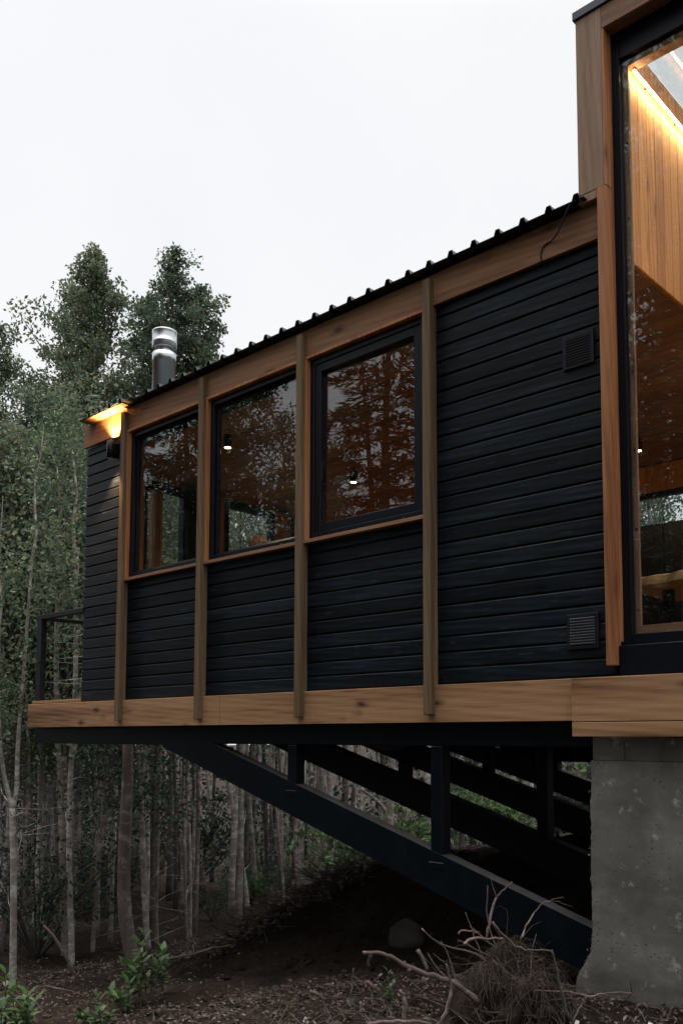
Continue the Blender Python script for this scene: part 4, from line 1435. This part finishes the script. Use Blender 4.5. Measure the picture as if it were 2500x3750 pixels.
# uprooted root clump in front of the pier
rc = atZ(1810, 3610, 4.55)
gr = gz(rc.x, rc.y)
rt = thing('root_clump', (rc.x, rc.y, gr), 'uprooted tangle of dry roots with hanging fibres, left of the concrete pier', 'root clump')
mb = MB()
core = MB()
bm = bmesh.new(); bmesh.ops.create_icosphere(bm, subdivisions=4, radius=1)
for v_ in bm.verts:
    q = v_.co.copy()
    f = 1 + .45 * noise.noise(q * 2.2) + .18 * noise.noise(q * 6) + .07 * noise.noise(q * 14)
    v_.co = Vector((rc.x + q.x * .30 * f + .08 * q.z, rc.y + .05 + q.y * .22 * f, gr + .02 + q.z * .29 * f * (1 - .3 * abs(q.x))))
bm.verts.index_update()
core.add([tuple(v_.co) for v_ in bm.verts], [tuple(v_.index for v_ in f_.verts) for f_ in bm.faces], True)
bm.free()
part('soil_ball', core, M['ground'], rt)
for k in range(2600):
    az = r.uniform(0, 6.28)
    el = r.uniform(-.3, 1.45)
    nrm = Vector((math.cos(az) * math.cos(el), math.sin(az) * math.cos(el), math.sin(el)))
    lump = .72 + .62 * noise.noise(nrm * 2.3 + Vector((4, 1, 7)))
    p = Vector((rc.x + nrm.x * .36 * lump + .10 * nrm.z, rc.y + .05 + nrm.y * .28 * lump, gr + .06 + nrm.z * .37 * lump * (1 - .35 * abs(nrm.x))))
    if 60 <= k < 150: p.z = gr + .03 + r.uniform(0, .06)
    big = k < 150
    side = Vector((r.choice((-1, 1)) * r.uniform(.3, 1), r.uniform(-.6, .3), r.uniform(-.15, .75)))
    vel = (side + rvec(r) * .4).normalized() if big else (nrm * r.uniform(.0, .6) + rvec(r) * .7 + Vector((0, 0, -.5))).normalized()
    ln = r.uniform(.12, .42) if big else r.uniform(.04, .26)
    pts = [p]
    m = 6
    for j in range(m):
        vel = (vel + Vector((0, 0, -.03 if big else -.34)) + rvec(r) * (.30 if big else .50)).normalized()
        p = p + vel * ln / m
        pts.append(p)
    r0 = .002 + .0065 * r.random() ** 2 if big else r.uniform(.0006, .0019)
    mb.tube(pts, [r0 * (1 - .5 * j / m) for j in range(m + 1)], 4 if big else 3, cap=big)
part('roots', mb, M['root'], rt)

def stick(name, lab, pts, Z, w0, w1, mat='stick', br=(), cat='branch', dz=0):
    P = [atZ(u, v, Z + dz * i / max(1, len(pts) - 1)) for i, (u, v) in enumerate(pts)]
    mb = MB()
    k_ = Z / FPX / 2
    def fine(P):
        out = []
        for a, b_ in zip(P, P[1:]):
            for q in range(3): out.append(a.lerp(b_, q / 3) + rvec(r) * .004)
        out.append(P[-1]); return out
    D = fine(P)
    mb.tube(D, [(w0 + (w1 - w0) * i / (len(D) - 1)) * k_ * r.uniform(.9, 1.12) for i in range(len(D))], 8)
    for bp in br:
        D = fine([atZ(u, v, Z) for u, v in bp])
        mb.tube(D, [w1 * .8 * k_ * (1 - .6 * i / (len(D) - 1)) for i in range(len(D))], 6)
    c = P[len(P) // 2]
    return solo(name, mb, M[mat], tuple(c), lab, cat)
stick('branch', 'long dead branch jutting left out of the root tangle', [(1330, 3488), (1405, 3492), (1440, 3508), (1490, 3540), (1560, 3566), (1640, 3590), (1700, 3625), (1750, 3670)], 4.35, 13, 22, br=[[(1358, 3494), (1348, 3520), (1352, 3538)], [(1500, 3545), (1495, 3570)], [(1480, 3535), (1478, 3520)]])
stick('branch', 'dead branch standing up from the root tangle across the brace', [(1775, 3450), (1792, 3380), (1808, 3310), (1818, 3280), (1846, 3255), (1874, 3230)], 4.5, 10, 5, br=[[(1816, 3285), (1802, 3250), (1796, 3206)]])
stick('branch', 'dead branch leaning right from the root tangle toward the brace', [(1905, 3442), (1925, 3390), (1955, 3340), (1990, 3305), (2015, 3298)], 4.6, 7, 3, br=[[(1990, 3305), (2040, 3300), (2095, 3322)], [(2010, 3300), (2050, 3285), (2068, 3288)]])
stick('branch', 'long curved root arching over the top of the root tangle', [(1800, 3375), (1830, 3410), (1880, 3460), (1920, 3478), (1970, 3480), (2018, 3484)], 4.35, 9, 6)
stick('branch', 'thick bent root lying level across the root tangle', [(1695, 3458), (1715, 3440), (1750, 3436), (1800, 3438), (1842, 3436)], 4.3, 11, 7)
stick('branch', 'thin dead twig arching above the left of the root tangle', [(1676, 3420), (1690, 3408), (1730, 3412), (1756, 3418)], 4.4, 7, 5)
stick('branch', 'dark upright stick in the soil right of the root tangle', [(2085, 3740), (2062, 3660), (2048, 3600), (2035, 3540), (2018, 3480)], 4.25, 14, 8, 'bark_dark')
stick('branch', 'thin dark forked stick beside the concrete pier foot', [(2095, 3745), (2110, 3710), (2130, 3670), (2150, 3648)], 4.2, 7, 4, 'bark_dark', br=[[(2110, 3700), (2085, 3630), (2060, 3570)]])
stick('branch', 'pale stick leaning out of the soil below the long branch', [(1615, 3750), (1640, 3680), (1652, 3620), (1640, 3560), (1634, 3530)], 4.15, 15, 7)
stick('branch', 'pale broken stick standing in the soil at the bottom edge', [(1478, 3745), (1484, 3690), (1476, 3640), (1462, 3625)], 4.1, 17, 12)
stick('branch', 'pale stick lying along the bottom edge of the soil', [(1345, 3748), (1430, 3742), (1500, 3738), (1580, 3752)], 4.05, 14, 10)
stick('branch', 'short broken pale branch lying left of the bottom sticks', [(1135, 3628), (1160, 3642), (1192, 3660)], 4.6, 13, 12)
stick('branch', 'dark upright forked twig standing in the bare soil', [(1285, 3655), (1288, 3600), (1294, 3545)], 4.7, 6, 3, 'bark_dark', br=[[(1290, 3590), (1310, 3620), (1322, 3645)]])
stick('branch', 'pair of short pale broken sticks leaning together in the soil', [(1395, 3630), (1365, 3612), (1342, 3594)], 4.5, 15, 13, br=[[(1400, 3615), (1380, 3596), (1368, 3582)]])
stick('branch', 'grey post stub standing in the dark soil by the boulder', [(1565, 3558), (1548, 3515), (1528, 3478)], 5.2, 12, 16)
stick('branch', 'curved root lying on the litter at the pier foot', [(1960, 3625), (2080, 3632), (2160, 3648), (2210, 3640), (2250, 3635), (2310, 3638)], 4.35, 6, 5)
stick('branch', 'long dead branch sloping over the litter on the left slope', [(620, 3510), (700, 3495), (780, 3470), (850, 3462)], 8.5, 10, 6)
stick('branch', 'dead leaning branch between the trunks at lower left', [(305, 3630), (270, 3560), (225, 3470), (190, 3420), (160, 3390)], 9.5, 16, 10)
stick('branch', 'brown root like branch running down at the bottom left corner', [(190, 3760), (150, 3700), (105, 3635), (40, 3600), (10, 3600)], 7.0, 18, 8)
stick('branch', 'stick lying on the slope behind the green sapling', [(165, 3610), (240, 3625), (310, 3645)], 8.0, 7, 5)

def rock(name, lab, u, v, Z, size, seed, cat, group=None, mat='stone', sink=.35):
    p = atZ(u, v, Z)
    g = gz(p.x, p.y)
    mb = MB()
    bm = bmesh.new(); bmesh.ops.create_icosphere(bm, subdivisions=3, radius=1)
    for v_ in bm.verts:
        q = v_.co.copy() + Vector((seed * 3.1, 0, 0))
        f = 1 + .35 * noise.noise(q * 1.2) + .14 * noise.noise(q * 3) + .05 * noise.noise(q * 8)
        v_.co = Vector((p.x + v_.co.x * size * f, p.y + v_.co.y * size * .8 * f, max(g - .2, (p.z if False else g) + size * (.7 - sink) + v_.co.z * size * .7 * f)))
    bm.verts.index_update()
    mb.add([tuple(q.co) for q in bm.verts], [tuple(q.index for q in f_.verts) for f_ in bm.faces], True)
    bm.free()
    return solo(name, mb, M[mat], (p.x, p.y, g), lab, cat, group)
rock('boulder', 'large pale boulder half buried in the dark bank under the floor', 1490, 3495, 6.9, .16, 2, 'boulder', mat='stone_dark', sink=.38)
for i in range(12):
    rock('stone', 'small rounded stone lying in the soil under the cabin', r.uniform(800, 1750), r.uniform(3560, 3740), r.uniform(4.4, 6.8), r.uniform(.015, .045), i, 'stone', 'small stones in the soil', 'stone_dark')
for i, (u, v, Z) in enumerate(((1110, 3618, 4.9), (2100, 3715, 4.3), (2365, 3668, 4.2))):
    p = atZ(u, v, Z); g = gz(p.x, p.y)
    mb = MB(); mb.prism([(0, 0), (.022, .003), (.025, .02), (.004, .024)], 1, -.001, .001)
    mb.v = [(p.x + a, p.y + b_ + c * .4, g + .02 + c) for a, b_, c in mb.v]
    solo('paper_scrap', mb, M['paper'], (p.x, p.y, g + .02), ['tiny white scrap on the bare soil far left of the roots', 'pale scrap among roots left of the pier foot', 'tiny pale scrap on the soil before the pier'][i], 'scrap')

# green saplings at the lower left
def sapling(lab, u, vbase, vtop, Z, n, spread, L, seed):
    r = random.Random(seed)
    b0 = atZ(u, vbase, Z); g = gz(b0.x, b0.y)
    top = atZ(u, vtop, Z)
    t = thing('sapling', (b0.x, b0.y, g), lab, 'sapling')
    st, lv = MB(), MB()
    H_ = top.z - g
    for k in range(n):
        a = r.uniform(0, 6.28); q = (k / max(1, n)) ** 1.0
        hx = H_ * (1 if k == 0 else r.uniform(.45, .85))
        tip = Vector((b0.x + math.cos(a) * spread * (0 if k == 0 else r.uniform(.4, 1)), b0.y + math.sin(a) * spread * (0 if k == 0 else r.uniform(.4, 1)), g + hx))
        base = Vector((b0.x + r.gauss(0, .03), b0.y + r.gauss(0, .03), g - .02))
        mid = base.lerp(tip, .5) + rvec(r) * .03
        st.tube([base, mid, tip], [.006, .0045, .002], 5, cap=False)
        m = 13
        for j in range(m):
            f = .35 + .65 * (j + 1) / m
            p = base.lerp(mid, f * 2) if f < .5 else mid.lerp(tip, f * 2 - 1)
            az = j * 2.4 + k
            d = Vector((math.cos(az), math.sin(az), r.uniform(.1, .9) if f < .95 else 1.2)).normalized()
            ll = L * r.uniform(.7, 1.2)
            # a leaf of four faces with a mid rib
            s = d.cross(Vector((0, 0, 1))).normalized(); nn = s.cross(d)
            o = len(lv.v)
            pts_ = [p, p + d * ll * .35 + s * ll * .24 + nn * ll * .05, p + d * ll * .7 + s * ll * .18 + nn * ll * .02, p + d * ll - nn * ll * .08,
                    p + d * ll * .7 - s * ll * .18 + nn * ll * .02, p + d * ll * .35 - s * ll * .24 + nn * ll * .05, p + d * ll * .35, p + d * ll * .7 - nn * ll * .02]
            lv.add([tuple(q_) for q_ in pts_], [(0, 1, 6), (1, 2, 7, 6), (2, 3, 7), (0, 6, 5), (6, 7, 4, 5), (7, 3, 4)], True)
    part('stems', st, M['bark_dark'], t); part('leaves', lv, M['leaf_sap'], t)
sapling('bright green leafy sapling standing before the thickest trunk', 525, 3740, 3430, 6.6, 7, .20, .095, 1)
sapling('smaller green sapling to the right of the bright one', 590, 3745, 3480, 6.9, 3, .10, .075, 2)
sapling('low green sapling left of the bright one', 470, 3760, 3600, 6.4, 4, .16, .08, 3)
sapling('broad leaved green shoot at the bottom left picture corner', 15, 3800, 3570, 5.4, 6, .16, .10, 4)
sapling('leafy green shoot at the bottom edge beside the corner shoot', 95, 3830, 3650, 5.3, 5, .13, .085, 5)
sapling('small green plant in the dark soil right of the broken sticks', 1420, 3640, 3560, 4.9, 4, .07, .04, 6)
sapling('low leafy shoot at the bottom edge below the bright sapling', 360, 3800, 3660, 5.6, 5, .16, .08, 7)

# ------------------------------------------------------------------ person inside, only the top of the head shows over the sill
def person():
    hx, hy, top = -4.62, 1.40, 2.01
    t = thing('person', (hx, hy, .28), 'person with short dark hair standing inside, head just above the middle window sill', 'person')
    t.rotation_euler = (0, 0, rad(42))
    def skinned(name, chains, mat, sub=2):
        vs_, es, rd_ = [], [], []
        for ch in chains:
            prev = None
            for (p, rad_) in ch:
                p = Vector(p)
                hit = next((i for i, q in enumerate(vs_) if (q - p).length < 1e-4), None)
                if hit is None:
                    vs_.append(p); rd_.append(rad_); hit = len(vs_) - 1
                if prev is not None: es.append((prev, hit))
                prev = hit
        me = bpy.data.meshes.new(name)
        me.from_pydata([tuple(v) for v in vs_], es, [])
        o = bpy.data.objects.new(name, me); COL.objects.link(o); o.parent = t
        o.location = (0, 0, 0)
        md = o.modifiers.new('skin', 'SKIN')
        for i, sv in enumerate(me.skin_vertices[0].data):
            sv.radius = rd_[i] if isinstance(rd_[i], tuple) else (rd_[i], rd_[i])
        me.skin_vertices[0].data[0].use_root = True
        o.modifiers.new('sub', 'SUBSURF').render_levels = sub
        me.materials.append(mat)
        return o
    H_ = top - .28                      # about 1.65 m
    s = H_ / 1.75
    def P(x, y, z): return (x * s, y * s, z * s)      # facing -x
    pel = P(0, 0, .95)
    ch = [[(pel, .14 * s), (P(0, 0, 1.12), .13 * s), (P(-.01, 0, 1.32), .15 * s), (P(0, 0, 1.45), .10 * s), (P(-.01, 0, 1.52), .058 * s), (P(-.02, 0, 1.57), .098 * s), (P(-.022, 0, 1.64), (.125 * s, .110 * s)), (P(-.02, 0, 1.705), (.105 * s, .092 * s))]]
    for sy in (-1, 1):
        ch.append([(P(0, 0, 1.45), .10 * s), (P(0, sy * .17, 1.41), .065 * s), (P(.02, sy * .22, 1.16), .048 * s), (P(-.06, sy * .22, .94), .036 * s), (P(-.09, sy * .21, .87), .03 * s)])
        for fz in range(4):
            ch.append([(P(-.09, sy * .21, .87), .03 * s), (P(-.10 - .008 * fz, sy * (.225 - .012 * fz), .80), .010 * s), (P(-.09 - .006 * fz, sy * (.222 - .012 * fz), .765 + .004 * abs(fz - 1)), .008 * s)])
        ch.append([(P(-.09, sy * .21, .87), .03 * s), (P(-.125, sy * .20, .84), .011 * s), (P(-.135, sy * .20, .81), .009 * s)])
        ch.append([(pel, .14 * s), (P(0, sy * .09, .88), .095 * s), (P(-.01, sy * .10, .5), .062 * s), (P(.01, sy * .10, .10), .042 * s), (P(-.01, sy * .10, .045), .04 * s), (P(-.15, sy * .11, .03), .032 * s)])
    body = skinned('body', ch, M['skin'])
    # measure the finished head, so that hair and features sit on it
    dg = bpy.context.evaluated_depsgraph_get(); dg.update()
    em = body.evaluated_get(dg).to_mesh()
    hv = [v.co.copy() for v in em.vertices if v.co.z > 1.575 * s]
    body.evaluated_get(dg).to_mesh_clear()
    lo = Vector([min(q[i] for q in hv) for i in range(3)]); hi = Vector([max(q[i] for q in hv) for i in range(3)])
    lo.z = hi.z - 1.15 * (hi.x - lo.x)
    HC, HR = (lo + hi) / 2, (hi - lo) / 2
    # face pieces grow out of the head: nose and ears kept as small parts
    W = Vector((hx, hy, .28)) + HC
    fm = MB(); fm.prism([(W.x - HR.x * 1.16, W.z - HR.z * .30), (W.x - HR.x * .90, W.z + HR.z * .12), (W.x - HR.x * .88, W.z - HR.z * .32)], 1, W.y - .013, W.y + .013)
    part('nose', fm, M['skin'], t)
    for sy in (-1, 1):
        e = MB(); e.box(W.x - .012, W.x + .022, W.y + sy * HR.y * .99 - .008, W.y + sy * HR.y * .99 + .008, W.z - .035, W.z + .03, .006); part('ear', e, M['skin'], t)
        e = MB(); e.box(W.x - HR.x * .98, W.x - HR.x * .84, W.y + sy * .034 - .011, W.y + sy * .034 + .011, W.z - .002, W.z + .010, .004); part('eye', e, M['black_panel'], t)
    e = MB(); e.box(W.x - HR.x * .95, W.x - HR.x * .80, W.y - .022, W.y + .022, W.z - HR.z * .60, W.z - HR.z * .52, .003); part('mouth', e, M['skin'], t)
    # short hair over the back and crown, forehead left bare
    hb = MB()
    bm = bmesh.new(); bmesh.ops.create_icosphere(bm, subdivisions=4, radius=1)
    dele = [v_ for v_ in bm.verts if v_.co.x * .8 + v_.co.z * -.95 > -.15 + 0 * v_.co.y or v_.co.x < -.55]
    bmesh.ops.delete(bm, geom=[v_ for v_ in bm.verts if v_.co.z < -.25 or v_.co.x < .12 - .25 * v_.co.z], context='VERTS')
    bm.verts.index_update()
    hb.add([(hx + HC.x + q.co.x * HR.x * 1.06, hy + HC.y + q.co.y * HR.y * 1.06, .28 + HC.z + q.co.z * HR.z * 1.06) for q in bm.verts], [tuple(q.index for q in f_.verts) for f_ in bm.faces], True)
    bm.free()
    part('hair', hb, M['hair'], t)
    sh_ = [[(P(0, 0, .93), .155 * s), (P(0, 0, 1.12), .145 * s), (P(-.01, 0, 1.32), .163 * s), (P(0, 0, 1.44), .108 * s)]]
    for sy in (-1, 1):
        sh_.append([(P(0, 0, 1.44), .108 * s), (P(0, sy * .17, 1.41), .078 * s), (P(.02, sy * .22, 1.16), .062 * s), (P(-.055, sy * .22, .96), .05 * s)])
    skinned('shirt', sh_, M['shirt'])
    tr_ = [[(P(0, 0, .96), .150 * s), (P(0, 0, .90), .15 * s)]]
    for sy in (-1, 1):
        tr_.append([(P(0, 0, .90), .15 * s), (P(0, sy * .09, .86), .108 * s), (P(-.01, sy * .10, .5), .08 * s), (P(.01, sy * .10, .09), .062 * s)])
    skinned('trousers', tr_, M['trousers'])
person()
